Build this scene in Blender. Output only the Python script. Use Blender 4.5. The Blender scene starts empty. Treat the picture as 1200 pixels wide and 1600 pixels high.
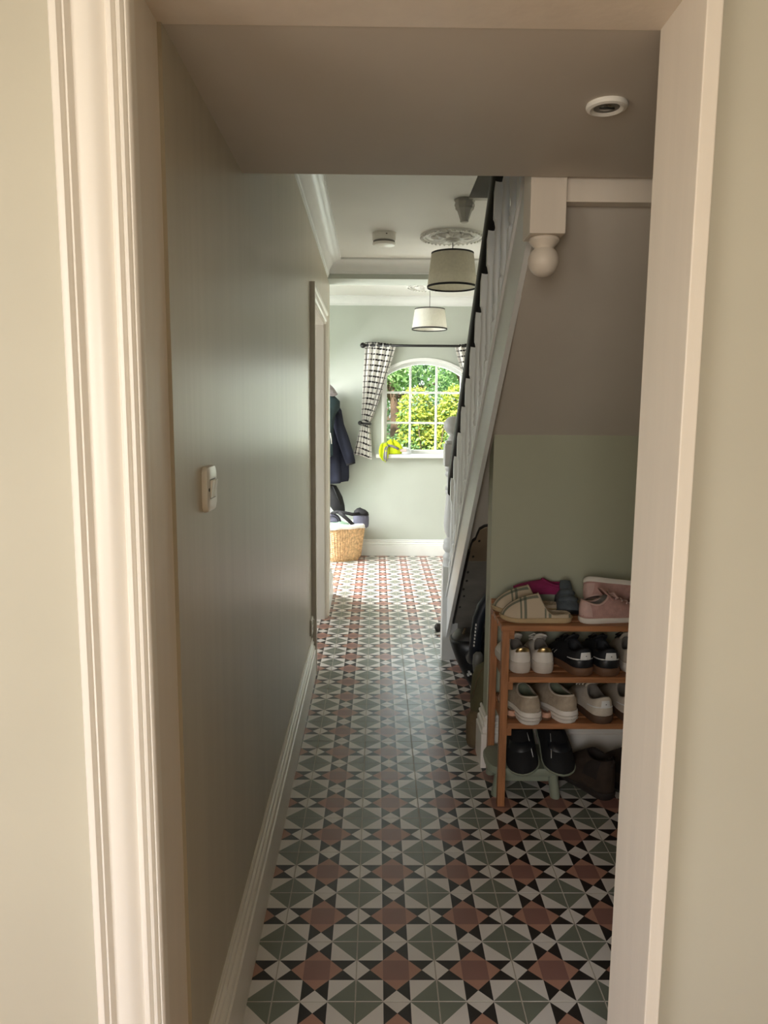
import bpy, bmesh, math, random
import numpy as np
from mathutils import Matrix, Vector, noise as mnoise

random.seed(7)
rng = np.random.default_rng(7)
PI = math.pi
sc = bpy.context.scene
COL = sc.collection

# ------------------------------------------------------------------ camera
F_PX, PITCH, YAW, ROLL, CAM_H = 1136.67, 0.134035, 0.010134, 0.0075056, 1.39687
cam_d = bpy.data.cameras.new('camera')
cam_d.sensor_fit = 'VERTICAL'
cam_d.sensor_height = 36.0
cam_d.lens = F_PX / 1600.0 * 36.0
cam_d.clip_start = 0.02
cam = bpy.data.objects.new('camera', cam_d)
COL.objects.link(cam)
_f = Vector((math.sin(YAW) * math.cos(PITCH), math.cos(YAW) * math.cos(PITCH), -math.sin(PITCH)))
_r = Vector((math.cos(YAW), -math.sin(YAW), 0))
_u = _r.cross(_f)
_r2 = _r * math.cos(ROLL) + _u * math.sin(ROLL)
_u2 = _u * math.cos(ROLL) - _r * math.sin(ROLL)
cm = Matrix((_r2, _u2, -_f)).transposed().to_4x4()
cm.translation = Vector((0, 0, CAM_H))
cam.matrix_world = cm
sc.camera = cam

# ------------------------------------------------------------------ exposure
vs = sc.view_settings
sc.display_settings.display_device = 'sRGB'
vs.view_transform = 'Standard'
vs.look = 'None'
vs.gamma = 1.0
vs.use_curve_mapping = False
vs.exposure = 1.15

# ------------------------------------------------------------------ world, sun, daylight in the window openings
world = bpy.data.worlds.new('world')
sc.world = world
world.use_nodes = True
wn = world.node_tree
bg = wn.nodes['Background']
sky = wn.nodes.new('ShaderNodeTexSky')
sky.sky_type = 'NISHITA'
sky.sun_disc = False
sky.sun_elevation = math.radians(52)
sky.sun_rotation = math.radians(200)
sky.altitude = 50
sky.air_density = 1.0
sky.dust_density = 2.0
wn.links.new(sky.outputs[0], bg.inputs[0])
bg.inputs[1].default_value = 0.28

sun_d = bpy.data.lights.new('sun', 'SUN')
sun_d.energy = 6.5
sun_d.angle = math.radians(1.0)
sun_d.color = (1.0, 0.95, 0.86)
sun = bpy.data.objects.new('sun', sun_d)
COL.objects.link(sun)
sun.rotation_euler = Vector((0.35, 0.55, -0.80)).to_track_quat('-Z', 'Y').to_euler()
sun.location = (-6, -6, 12)


def area(name, loc, direction, sx, sy, watts, color):
    d = bpy.data.lights.new(name, 'AREA')
    d.shape = 'RECTANGLE'
    d.size, d.size_y = sx, sy
    d.energy = watts
    d.color = color
    o = bpy.data.objects.new(name, d)
    COL.objects.link(o)
    o.location = loc
    o.rotation_euler = Vector(direction).to_track_quat('-Z', 'Z').to_euler()
    return o


# daylight entering through the two windows of the room the photographer stands in
area('daylight_near_room_side_window', (-1.74, -0.65, 1.45), (1, 0.25, -0.05), 1.3, 1.3, 8.5, (1.0, 0.925, 0.82))
area('daylight_near_room_back_window', (-0.85, -2.54, 1.45), (0.0, 1, -0.05), 1.0, 1.3, 17, (1.0, 0.93, 0.84))
# added fill light at an unseen opening left of the far lobby
area('lobby_fill_light', (-1.36, 6.25, 1.45), (1, -0.45, -1.0), 0.9, 1.3, 72, (1.0, 0.99, 0.97))
# daylight through the arched window
area('daylight_arched_window', (0.45, 7.36, 1.45), (0, -1, -0.12), 0.72, 0.84, 3.5, (0.97, 1.0, 0.93))
# daylight from the window of the side room, falling through the open doorway in the left wall
area('daylight_side_room_window', (-2.50, 4.40, 1.45), (1, 0, -0.10), 1.2, 1.3, 15, (1.0, 0.985, 0.95))


# ------------------------------------------------------------------ helpers: colour and materials
def lin(c):
    c = c / 255.0
    return c / 12.92 if c <= 0.04045 else ((c + 0.055) / 1.055) ** 2.4


def S(r, g, b):
    return (lin(r), lin(g), lin(b), 1.0)


MATS = {}


def mat(name, col, rough=0.5, vary=0.06, scale=8.0, bump=0.0, bscale=None, metal=0.0, spec=0.5, stretch=(1, 1, 1),
        sheen=0.0, coat=0.0, trans=0.0):
    m = bpy.data.materials.new(name)
    MATS[name] = m
    m.use_nodes = True
    nt = m.node_tree
    p = nt.nodes['Principled BSDF']
    p.inputs['Roughness'].default_value = rough
    p.inputs['Metallic'].default_value = metal
    p.inputs['Specular IOR Level'].default_value = spec
    p.inputs['Sheen Weight'].default_value = sheen
    p.inputs['Coat Weight'].default_value = coat
    tc = nt.nodes.new('ShaderNodeTexCoord')
    mp = nt.nodes.new('ShaderNodeMapping')
    mp.inputs['Scale'].default_value = stretch
    nt.links.new(tc.outputs['Object'], mp.inputs[0])
    nz = nt.nodes.new('ShaderNodeTexNoise')
    nz.inputs['Scale'].default_value = scale
    nz.inputs['Detail'].default_value = 5
    nt.links.new(mp.outputs[0], nz.inputs['Vector'])
    rp = nt.nodes.new('ShaderNodeValToRGB')
    rp.color_ramp.elements[0].position = 0.3
    rp.color_ramp.elements[1].position = 0.7
    rp.color_ramp.elements[0].color = tuple(max(0, c * (1 - vary)) for c in col[:3]) + (1,)
    rp.color_ramp.elements[1].color = tuple(min(1, c * (1 + vary)) for c in col[:3]) + (1,)
    nt.links.new(nz.outputs['Fac'], rp.inputs[0])
    nt.links.new(rp.outputs[0], p.inputs['Base Color'])
    if bump > 0:
        b = nt.nodes.new('ShaderNodeBump')
        b.inputs['Strength'].default_value = bump
        b.inputs['Distance'].default_value = 0.004
        n2 = nt.nodes.new('ShaderNodeTexNoise')
        n2.inputs['Scale'].default_value = bscale or scale * 6
        n2.inputs['Detail'].default_value = 3
        nt.links.new(mp.outputs[0], n2.inputs['Vector'])
        nt.links.new(n2.outputs['Fac'], b.inputs['Height'])
        nt.links.new(b.outputs[0], p.inputs['Normal'])
    if trans > 0:
        tb = nt.nodes.new('ShaderNodeBsdfTranslucent')
        nt.links.new(rp.outputs[0], tb.inputs[0])
        mx = nt.nodes.new('ShaderNodeMixShader')
        mx.inputs[0].default_value = trans
        out = nt.nodes['Material Output']
        nt.links.new(p.outputs[0], mx.inputs[1])
        nt.links.new(tb.outputs[0], mx.inputs[2])
        nt.links.new(mx.outputs[0], out.inputs[0])
    return m


def mathn(nt, op, a, b=None, c=None):
    n = nt.nodes.new('ShaderNodeMath')
    n.operation = op
    for i, v in enumerate((a, b, c)):
        if v is None:
            continue
        if isinstance(v, (int, float)):
            n.inputs[i].default_value = v
        else:
            nt.links.new(v, n.inputs[i])
    return n.outputs[0]


SAGE = S(195, 190, 173)
mat('wall_paint', SAGE, 0.6, 0.03, 3, 0.05, 60)
mat('wall_satin', S(187, 178, 158), 0.35, 0.05, 3.0, 0.10, 7, stretch=(6, 6, 0.35), spec=0.5)
mat('wall_paint_shaded', S(176, 178, 155), 0.6, 0.03, 3, 0.05, 60)  # same wall paint, greener and darker: alcove shade put into the colour
mat('wall_far', S(183, 189, 180), 0.6, 0.03, 3, 0.05, 60)
mat('ceiling_white', S(228, 228, 222), 0.7, 0.02, 3)
mat('soffit_paint', S(208, 201, 190), 0.62, 0.03, 3, 0.05, 40)
mat('gloss_white', S(240, 234, 224), 0.35, 0.02, 10, 0.08, 30, stretch=(1, 1, 0.3))
mat('cool_white', S(232, 234, 232), 0.35, 0.02, 10, 0.04, 30)
mat('lining_white', S(232, 222, 208), 0.42, 0.03, 8, 0.12, 25, stretch=(3, 3, 0.3))
mat('plaster_rose', S(222, 222, 216), 0.6, 0.04, 40)
mat('finial_grey', S(185, 184, 176), 0.5, 0.04, 20)
mat('grout', S(182, 174, 162), 0.8, 0.1, 60)
mat('tile_white', S(222, 216, 210), 0.30, 0.03, 9, 0.05, 30)
mat('tile_green', S(117, 122, 110), 0.30, 0.05, 9, 0.05, 30)
mat('tile_black', S(38, 34, 34), 0.30, 0.05, 9, 0.05, 30)
mat('tile_terracotta', S(142, 103, 95), 0.30, 0.05, 9, 0.05, 30)
mat('tile_peach', S(178, 134, 116), 0.30, 0.05, 9, 0.05, 30)
mat('floor_oak', S(160, 125, 88), 0.45, 0.15, 5, stretch=(8, 1, 1))
mat('rail_black', S(20, 19, 20), 0.4, 0.1, 12)
mat('rack_wood', S(166, 112, 72), 0.5, 0.22, 9, 0.1, 30, stretch=(1, 8, 8))
mat('rack_wood_leg', S(166, 112, 72), 0.5, 0.22, 9, 0.1, 30, stretch=(8, 8, 1))
mat('shade_linen', S(226, 222, 208), 0.8, 0.05, 60, 0.1, 200, trans=0.45)
mat('shade_white', S(240, 238, 230), 0.8, 0.04, 60, 0.1, 200, trans=0.45)
mat('black_trim', S(24, 23, 24), 0.7)
mat('plastic_white', S(236, 234, 226), 0.3, 0.02)
mat('plastic_grey', S(120, 118, 112), 0.4, 0.03)
mat('dark_slot', S(40, 38, 34), 0.6)
mat('chrome', S(190, 188, 184), 0.2, 0.03, metal=1.0)
mat('brass', S(205, 180, 130), 0.28, 0.06, metal=1.0)
mat('bulb_glass', S(235, 232, 222), 0.25)
mat('coat_navy', S(30, 33, 47), 0.85, 0.2, 14, 0.3, 60, spec=0.3)
mat('coat_teal', S(22, 42, 46), 0.75, 0.2, 14, 0.3, 60)
mat('coat_black', S(16, 16, 18), 0.8, 0.2, 14, 0.3, 60)
mat('grey_wool', S(140, 132, 134), 0.9, 0.1, 40)
mat('bag_slate', S(92, 92, 108), 0.8, 0.1, 30, 0.2, 90)
mat('cloth_mint', S(168, 200, 176), 0.9, 0.12, 30, 0.3, 60)
mat('liner_cotton', S(242, 240, 234), 0.9, 0.03, 30, 0.2, 60)
mat('seagrass', S(206, 172, 130), 0.8, 0.35, 45, 0.5, 120)
mat('hi_vis', S(206, 224, 20), 0.7, 0.1, 30, 0.2, 60)
mat('reflective_grey', S(130, 128, 130), 0.4, 0.1, 30)
mat('paper_pink', S(222, 196, 190), 0.6, 0.1, 30)
mat('clear_bag', S(232, 236, 240), 0.3, 0.05, 30)
mat('leaf_yellow', S(192, 198, 84), 0.5, 0.4, 14, trans=0.4)
mat('leaf_green', S(134, 168, 104), 0.5, 0.45, 12, trans=0.4)
mat('leaf_dark', S(100, 132, 84), 0.55, 0.45, 8, trans=0.35)
mat('leaf_tree', S(158, 190, 124), 0.5, 0.45, 10, trans=0.45)
mat('bark', S(92, 72, 56), 0.9, 0.3, 12, 0.5, 40)
mat('grass', S(92, 116, 56), 0.9, 0.3, 10, 0.3, 60)
mat('garden_white', S(225, 228, 232), 0.5, 0.05)
mat('brick_far', S(150, 120, 100), 0.9, 0.2, 20)
mat('board_foxed', S(142, 124, 102), 0.32, 0.45, 3.2, 0.05, 30)
mat('board_lower', S(140, 135, 127), 0.22, 0.18, 6, 0.05, 30)
mat('dark_edge', S(40, 36, 32), 0.5, 0.3, 30)
mat('vac_black', S(26, 28, 32), 0.38, 0.1, 12)
mat('vac_navy', S(30, 36, 46), 0.45, 0.1, 12)
mat('mark_white', S(226, 226, 224), 0.5, 0.02)
mat('olive_canvas', S(92, 86, 60), 0.85, 0.18, 14, 0.3, 80)
mat('khaki_canvas', S(104, 88, 64), 0.85, 0.15, 14, 0.3, 80)
mat('shoe_white', S(226, 218, 208), 0.5, 0.04, 20)
mat('shoe_white_sole', S(204, 194, 182), 0.6, 0.06, 20)
mat('shoe_lining_grey', S(112, 106, 100), 0.9, 0.1, 40)
mat('shoe_black', S(26, 27, 32), 0.7, 0.15, 40, 0.2, 160)
mat('gum_sole', S(112, 80, 58), 0.6, 0.08, 20)
mat('knit_beige', S(176, 160, 140), 0.9, 0.12, 50, 0.4, 200)
mat('sole_cream', S(230, 222, 212), 0.55, 0.05, 20)
mat('insole_sage', S(110, 116, 98), 0.9, 0.1, 30)
mat('canvas_oat', S(206, 194, 178), 0.85, 0.06, 40, 0.3, 200)
mat('brown_sole', S(90, 66, 50), 0.6, 0.1, 20)
mat('peach_leather', S(214, 164, 138), 0.5, 0.06, 20)
mat('pink_knit', S(188, 148, 140), 0.85, 0.12, 50, 0.4, 160)
mat('pink_lace', S(206, 172, 164), 0.85, 0.08, 50)
mat('magenta', S(140, 34, 86), 0.8, 0.15, 30, 0.3, 90)
mat('slate_fabric', S(84, 92, 98), 0.85, 0.15, 40, 0.3, 160)
mat('slipper_sole', S(190, 166, 128), 0.7, 0.08, 30)
mat('slipper_fleece', S(206, 190, 166), 0.95, 0.12, 60, 0.6, 200)
mat('boot_suede', S(60, 47, 38), 0.9, 0.25, 18, 0.3, 120)
mat('boot_dark', S(42, 34, 30), 0.8, 0.2, 18, 0.3, 90)
mat('stool_plastic', S(142, 148, 130), 0.45, 0.04, 10)
mat('pewter', S(150, 146, 138), 0.5, 0.1)


def mat_tartan():
    m = bpy.data.materials.new('tartan')
    MATS['tartan'] = m
    m.use_nodes = True
    nt = m.node_tree
    p = nt.nodes['Principled BSDF']
    p.inputs['Roughness'].default_value = 0.95
    tc = nt.nodes.new('ShaderNodeTexCoord')
    sp = nt.nodes.new('ShaderNodeSeparateXYZ')
    nt.links.new(tc.outputs['Object'], sp.inputs[0])
    masks = []
    for out, per, off in ((sp.outputs[1], 0.085, 0.022), (sp.outputs[0], 0.075, 0.030)):
        f = mathn(nt, 'FRACT', mathn(nt, 'DIVIDE', mathn(nt, 'ADD', out, off + per * 10), per))
        a = mathn(nt, 'MULTIPLY', mathn(nt, 'GREATER_THAN', f, 0.16), mathn(nt, 'LESS_THAN', f, 0.27))
        b = mathn(nt, 'MULTIPLY', mathn(nt, 'GREATER_THAN', f, 0.36), mathn(nt, 'LESS_THAN', f, 0.43))
        masks.append(mathn(nt, 'ADD', a, b))
    tot = mathn(nt, 'MULTIPLY', mathn(nt, 'ADD', masks[0], masks[1]), 0.5)
    rp = nt.nodes.new('ShaderNodeValToRGB')
    rp.color_ramp.interpolation = 'CONSTANT'
    rp.color_ramp.elements[0].color = S(204, 186, 160)
    rp.color_ramp.elements[1].position = 0.75
    rp.color_ramp.elements[1].color = S(92, 96, 84)
    e = rp.color_ramp.elements.new(0.3)
    e.color = S(128, 128, 112)
    nt.links.new(tot, rp.inputs[0])
    nt.links.new(rp.outputs[0], p.inputs['Base Color'])
    nz = nt.nodes.new('ShaderNodeTexNoise')
    nz.inputs['Scale'].default_value = 260
    b = nt.nodes.new('ShaderNodeBump')
    b.inputs['Strength'].default_value = 0.5
    b.inputs['Distance'].default_value = 0.003
    nt.links.new(nz.outputs['Fac'], b.inputs['Height'])
    nt.links.new(b.outputs[0], p.inputs['Normal'])


mat_tartan()


def mat_curtain():
    m = bpy.data.materials.new('curtain_print_fold_shade')
    MATS['curtain_print_fold_shade'] = m
    m.use_nodes = True
    nt = m.node_tree
    p = nt.nodes['Principled BSDF']
    p.inputs['Roughness'].default_value = 0.9
    uv = nt.nodes.new('ShaderNodeUVMap')
    sp = nt.nodes.new('ShaderNodeSeparateXYZ')
    nt.links.new(uv.outputs[0], sp.inputs[0])
    u, v = sp.outputs[0], sp.outputs[1]
    fv = mathn(nt, 'FRACT', mathn(nt, 'DIVIDE', v, 0.052))
    fu = mathn(nt, 'FRACT', mathn(nt, 'DIVIDE', u, 0.050))
    dv = mathn(nt, 'ABSOLUTE', mathn(nt, 'SUBTRACT', fv, 0.5))
    du = mathn(nt, 'ABSOLUTE', mathn(nt, 'SUBTRACT', fu, 0.5))
    thin = mathn(nt, 'LESS_THAN', dv, 0.05)
    blob = mathn(nt, 'MULTIPLY', mathn(nt, 'LESS_THAN', dv, 0.15), mathn(nt, 'LESS_THAN', du, 0.22))
    fold_shade = mathn(nt, 'LESS_THAN', mathn(nt, 'ABSOLUTE', mathn(nt, 'SUBTRACT', mathn(nt, 'FRACT', mathn(nt, 'DIVIDE', u, 0.10)), 0.5)), 0.035)  # vertical lines are fold shadows drawn into the cloth colour
    tot = mathn(nt, 'MAXIMUM', mathn(nt, 'MAXIMUM', thin, blob), fold_shade)
    mx = nt.nodes.new('ShaderNodeMix')
    mx.data_type = 'RGBA'
    nt.links.new(tot, mx.inputs[0])
    mx.inputs[6].default_value = S(240, 238, 234)
    mx.inputs[7].default_value = S(30, 28, 32)
    nt.links.new(mx.outputs[2], p.inputs['Base Color'])
    tb = nt.nodes.new('ShaderNodeBsdfTranslucent')
    nt.links.new(mx.outputs[2], tb.inputs[0])
    ms = nt.nodes.new('ShaderNodeMixShader')
    ms.inputs[0].default_value = 0.3
    nt.links.new(p.outputs[0], ms.inputs[1])
    nt.links.new(tb.outputs[0], ms.inputs[2])
    nt.links.new(ms.outputs[0], nt.nodes['Material Output'].inputs[0])


mat_curtain()


def mat_glass():
    m = bpy.data.materials.new('window_glass')
    MATS['window_glass'] = m
    m.use_nodes = True
    nt = m.node_tree
    nt.nodes.remove(nt.nodes['Principled BSDF'])
    tr = nt.nodes.new('ShaderNodeBsdfTransparent')
    tr.inputs[0].default_value = (0.95, 0.97, 0.97, 1)
    gl = nt.nodes.new('ShaderNodeBsdfGlossy')
    gl.inputs['Roughness'].default_value = 0.02
    fr = nt.nodes.new('ShaderNodeFresnel')
    fr.inputs[0].default_value = 1.35
    mx = nt.nodes.new('ShaderNodeMixShader')
    nt.links.new(fr.outputs[0], mx.inputs[0])
    nt.links.new(tr.outputs[0], mx.inputs[1])
    nt.links.new(gl.outputs[0], mx.inputs[2])
    nt.links.new(mx.outputs[0], nt.nodes['Material Output'].inputs[0])


mat_glass()


# ------------------------------------------------------------------ helpers: objects
def link(name, me, parent=None):
    o = bpy.data.objects.new(name, me)
    COL.objects.link(o)
    if parent is not None:
        o.parent = parent
        o.matrix_parent_inverse = parent.matrix_basis.inverted() if parent.get('world_built') else Matrix.Identity(4)
    return o


def pymesh(name, verts, faces, m, parent=None, smooth=False, fix=True, midx=None, sharp=None):
    me = bpy.data.meshes.new(name)
    me.from_pydata([tuple(v) for v in verts], [], [tuple(f) for f in faces])
    ms = m if isinstance(m, (list, tuple)) else [m]
    for x in ms:
        me.materials.append(MATS[x])
    if midx is not None:
        me.polygons.foreach_set('material_index', midx)
    if fix:
        bm = bmesh.new()
        bm.from_mesh(me)
        bmesh.ops.recalc_face_normals(bm, faces=bm.faces)
        bm.to_mesh(me)
        bm.free()
    if smooth:
        me.polygons.foreach_set('use_smooth', [True] * len(me.polygons))
        if sharp:
            me.set_sharp_from_angle(angle=math.radians(sharp))
    me.update()
    return link(name, me, parent)


def boxes(name, lst, m, parent=None, bevel=0.0, seg=2):
    bm = bmesh.new()
    for (x0, x1, y0, y1, z0, z1) in lst:
        mt = Matrix.Translation(((x0 + x1) / 2, (y0 + y1) / 2, (z0 + z1) / 2)) @ Matrix.Diagonal((x1 - x0, y1 - y0, z1 - z0, 1))
        bmesh.ops.create_cube(bm, size=1.0, matrix=mt)
    if bevel > 0:
        bmesh.ops.bevel(bm, geom=bm.edges[:], offset=bevel, segments=seg, affect='EDGES', profile=0.6)
    me = bpy.data.meshes.new(name)
    bm.to_mesh(me)
    bm.free()
    me.materials.append(MATS[m])
    return link(name, me, parent)


def box(name, x0, x1, y0, y1, z0, z1, m, parent=None, bevel=0.0, seg=2):
    return boxes(name, [(x0, x1, y0, y1, z0, z1)], m, parent, bevel, seg)


def loft(name, rings, m, parent=None, smooth=True, closed=True, cap0=True, cap1=True, sharp=None):
    n = len(rings[0])
    V = [p for r in rings for p in r]
    Fc = []
    for i in range(len(rings) - 1):
        for j in range(n if closed else n - 1):
            k = (j + 1) % n
            Fc.append((i * n + j, i * n + k, (i + 1) * n + k, (i + 1) * n + j))
    if closed and cap0:
        Fc.append(tuple(range(n))[::-1])
    if closed and cap1:
        Fc.append(tuple((len(rings) - 1) * n + j for j in range(n)))
    return pymesh(name, V, Fc, m, parent, smooth, sharp=sharp)


def lathe(name, prof, m, parent=None, n=24, loc=(0, 0, 0), smooth=True, sharp=40, axis='Z'):
    rings = []
    for (r, z) in prof:
        ring = []
        for j in range(n):
            a = 2 * PI * j / n
            p = (max(r, 1e-4) * math.cos(a), max(r, 1e-4) * math.sin(a), z)
            if axis == 'X':
                p = (p[2], p[0], p[1])
            elif axis == 'Y':
                p = (p[0], p[2], p[1])
            ring.append((p[0] + loc[0], p[1] + loc[1], p[2] + loc[2]))
        rings.append(ring)
    return loft(name, rings, m, parent, smooth, sharp=sharp)


def tube(name, path, rad, m, parent=None, n=10, sharp=None):
    pts = [Vector(p) for p in path]
    rings = []
    up = Vector((0.13, 0.21, 0.97)).normalized()
    for i, p in enumerate(pts):
        t = (pts[min(i + 1, len(pts) - 1)] - pts[max(i - 1, 0)]).normalized()
        a = t.cross(up)
        if a.length < 1e-3:
            a = t.cross(Vector((1, 0, 0)))
        a.normalize()
        b = t.cross(a).normalized()
        r = rad[i] if isinstance(rad, list) else rad
        if not isinstance(r, (list, tuple)):
            r = (r, r)
        rings.append([tuple(p + a * math.cos(2 * PI * j / n) * r[0] + b * math.sin(2 * PI * j / n) * r[1]) for j in range(n)])
    return loft(name, rings, m, parent, True, sharp=sharp)


def extrude(name, prof, p0, p1, m, parent=None, axis='Y', smooth=False, mitre0=0, mitre1=0):
    """prof: closed 2D outline; axis Y: (x,z) swept along y; axis X: (y,z) swept along x; axis Z: (x,y) swept along z.
    mitre shifts the end by k * first coordinate."""
    rings = []
    for q, mk in ((p0, mitre0), (p1, mitre1)):
        ring = []
        for (a, b) in prof:
            if axis == 'Y':
                ring.append((a, q + mk * a, b))
            elif axis == 'X':
                ring.append((q + mk * a, a, b))
            else:
                ring.append((a, b, q + mk * a))
        rings.append(ring)
    return loft(name, rings, m, parent, smooth)


def empty(name, loc=(0, 0, 0), label=None, cat=None, group=None, rz=0.0, local=False):
    o = bpy.data.objects.new(name, None)
    o.empty_display_size = 0.05
    COL.objects.link(o)
    o.location = loc
    o.rotation_euler = (0, 0, rz)
    o.matrix_basis = Matrix.Translation(loc) @ Matrix.Rotation(rz, 4, 'Z')
    if not local:
        o['world_built'] = 1
    tag(o, label, cat, group)
    return o


def tag(o, label=None, cat=None, group=None, kind=None):
    if label:
        o['label'] = label
    if cat:
        o['category'] = cat
    if group:
        o['group'] = group
    if kind:
        o['kind'] = kind
    return o


def struct(o):
    o['kind'] = 'structure'
    return o


def copy_tree(o, parent=None):
    c = o.copy()
    COL.objects.link(c)
    c.parent = parent
    if parent is not None:
        c.matrix_parent_inverse = o.matrix_parent_inverse.copy()
    for ch in [x for x in bpy.data.objects if x.parent == o]:
        copy_tree(ch, c)
    return c


def sm(a, b, x):
    t = min(1, max(0, (x - a) / (b - a)))
    return t * t * (3 - 2 * t)


# =================================================================== STRUCTURE
# ---- near room (the photographer's side)
NR = (-1.8, 1.8, -2.6, 1.03)
struct(boxes('floor_near_room', [(-1.9, 1.9, -2.7, 1.165, -0.12, 0.0)], 'floor_oak'))
struct(boxes('ceiling_near_room', [(-1.9, 1.9, -2.7, 1.165, 2.5, 2.62)], 'ceiling_white'))
struct(boxes('wall_near_left', [(-1.92, -1.8, -2.7, -1.35, 0, 2.5), (-1.92, -1.8, 0.05, 1.165, 0, 2.5),
                                (-1.92, -1.8, -1.35, 0.05, 0, 0.75), (-1.92, -1.8, -1.35, 0.05, 2.15, 2.5)], 'wall_paint'))
struct(boxes('wall_near_right', [(1.8, 1.92, -2.7, 1.165, 0, 2.5)], 'wall_paint'))
struct(boxes('wall_near_back', [(-1.8, -1.40, -2.72, -2.6, 0, 2.5), (-0.30, 1.8, -2.72, -2.6, 0, 2.5),
                                (-1.40, -0.30, -2.72, -2.6, 0, 0.75), (-1.40, -0.30, -2.72, -2.6, 2.15, 2.5)], 'wall_paint'))
struct(boxes('window_3', [(-1.40, -1.36, -2.70, -2.64, 0.75, 2.15), (-0.34, -0.30, -2.70, -2.64, 0.75, 2.15),
                          (-1.36, -0.34, -2.70, -2.64, 0.75, 0.81), (-1.36, -0.34, -2.70, -2.64, 2.09, 2.15)], 'gloss_white'))
w2 = struct(boxes('window_2', [(-1.90, -1.84, -1.35, -1.30, 0.75, 2.15), (-1.90, -1.84, 0.0, 0.05, 0.75, 2.15),
                               (-1.90, -1.84, -1.30, 0.0, 0.75, 0.81), (-1.90, -1.84, -1.30, 0.0, 2.09, 2.15),
                               (-1.90, -1.84, -0.67, -0.63, 0.81, 2.09)], 'gloss_white'))
# wall around the doorway
LX, RX, HZ = -0.328, 0.418, 1.966
struct(boxes('wall_doorway', [(-1.8, LX - 0.03, 1.03, 1.160, 0, 2.5), (RX + 0.022, 1.8, 1.03, 1.160, 0, 2.5),
                              (LX - 0.03, RX + 0.022, 1.03, 1.160, HZ + 0.03, 2.5)], 'wall_paint'))
tr = struct(boxes('trim_1', [(LX - 0.03, LX, 1.016, 1.166, 0, HZ + 0.03)], 'lining_white', bevel=0.0015))
tr2 = struct(boxes('trim_2', [(RX, RX + 0.022, 1.004, 1.166, 0, HZ + 0.03)], 'lining_white', bevel=0.002))
tr3 = struct(boxes('trim_3', [(LX, RX, 1.016, 1.166, HZ, HZ + 0.03)], 'lining_white'))
# moulded architrave: profile across x (outer -> inner), depth toward the camera (y smaller)
A0 = -0.4165
ap = [(0.0, 1.03), (0.0, 0.992), (0.003, 0.989), (0.011, 0.989), (0.0135, 0.993), (0.0150, 0.999), (0.0165, 0.994), (0.020, 0.992),
      (0.0225, 0.997), (0.0245, 1.0015), (0.027, 1.0), (0.034, 0.9985), (0.045, 0.998), (0.053, 1.0), (0.060, 1.0045), (0.0655, 1.0085),
      (0.0675, 1.0065), (0.0685, 1.0025), (0.071, 1.0005), (0.0755, 1.0005), (0.0780, 1.004), (0.0795, 1.0085), (0.0805, 1.0045),
      (0.083, 1.0015), (0.0865, 1.002), (0.0885, 1.006), (0.0895, 1.011), (0.0905, 1.007), (0.093, 1.005), (0.0955, 1.007), (0.0965, 1.012), (0.0965, 1.03)]
apx = [(A0 + a, b) for a, b in ap]
o = extrude('trim_4', apx, 0.0, HZ + 0.10, 'gloss_white', axis='Z', mitre0=0, mitre1=0, smooth=True)
o.data.set_sharp_from_angle(angle=math.radians(50))
struct(o)
# head architrave (above the frame of the photograph)
hp = [(b, HZ + 0.10 - (a)) for a, b in ap]
o = extrude('trim_5', hp, A0, RX + 0.02, 'gloss_white', axis='X', smooth=True)
o.data.set_sharp_from_angle(angle=math.radians(50))
struct(o)

# ---- hallway
WL = (-0.322, 1.20, 0.0)           # origin of the left wall; it drifts outwards along its length
WR = 0.008
END = 4.33                          # length of the left wall
D0, D1, DT = 2.66, 3.66, 1.985      # doorway in the left wall (distance along the wall)


def wl(o):
    """put an object built in the left wall's own frame onto the wall"""
    o.matrix_basis = Matrix.Translation(WL) @ Matrix.Rotation(WR, 4, 'Z')
    return o


wall_left = struct(wl(boxes('wall_left', [(-0.13, 0, -0.04, D0, 0, 2.75), (-0.13, 0, D1, END, 0, 2.75), (-0.13, 0, D0, D1, DT, 2.75)], 'wall_satin')))
HF = 7.13
struct(boxes('wall_lobby_left', [(-1.52, -1.4, 5.4, HF + 0.3, 0, 0.25), (-1.52, -1.4, 5.4, 5.85, 0.25, 2.1), (-1.52, -1.4, 6.85, HF + 0.3, 0.25, 2.1),
                                 (-1.52, -1.4, 5.4, HF + 0.3, 2.1, 2.75)], 'wall_far'))
struct(boxes('wall_lobby_return', [(-1.4, -0.47, 5.40, 5.53, 0, 2.75)], 'wall_far'))
RW = 1.28
struct(boxes('wall_right', [(RW, RW + 0.14, 1.165, HF + 0.3, 0, 4.6)], 'wall_paint'))
# far wall with the arched window opening
WC, WH, SPR, ATOP, SILL = 0.452, 0.398, 1.795, 1.918, 1.0
sag = ATOP - SPR
ARR = (WH * WH + sag * sag) / (2 * sag)


def arch(x, rad=ARR, top=ATOP):
    return top - rad + math.sqrt(max(0, rad * rad - (x - WC) ** 2))


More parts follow.
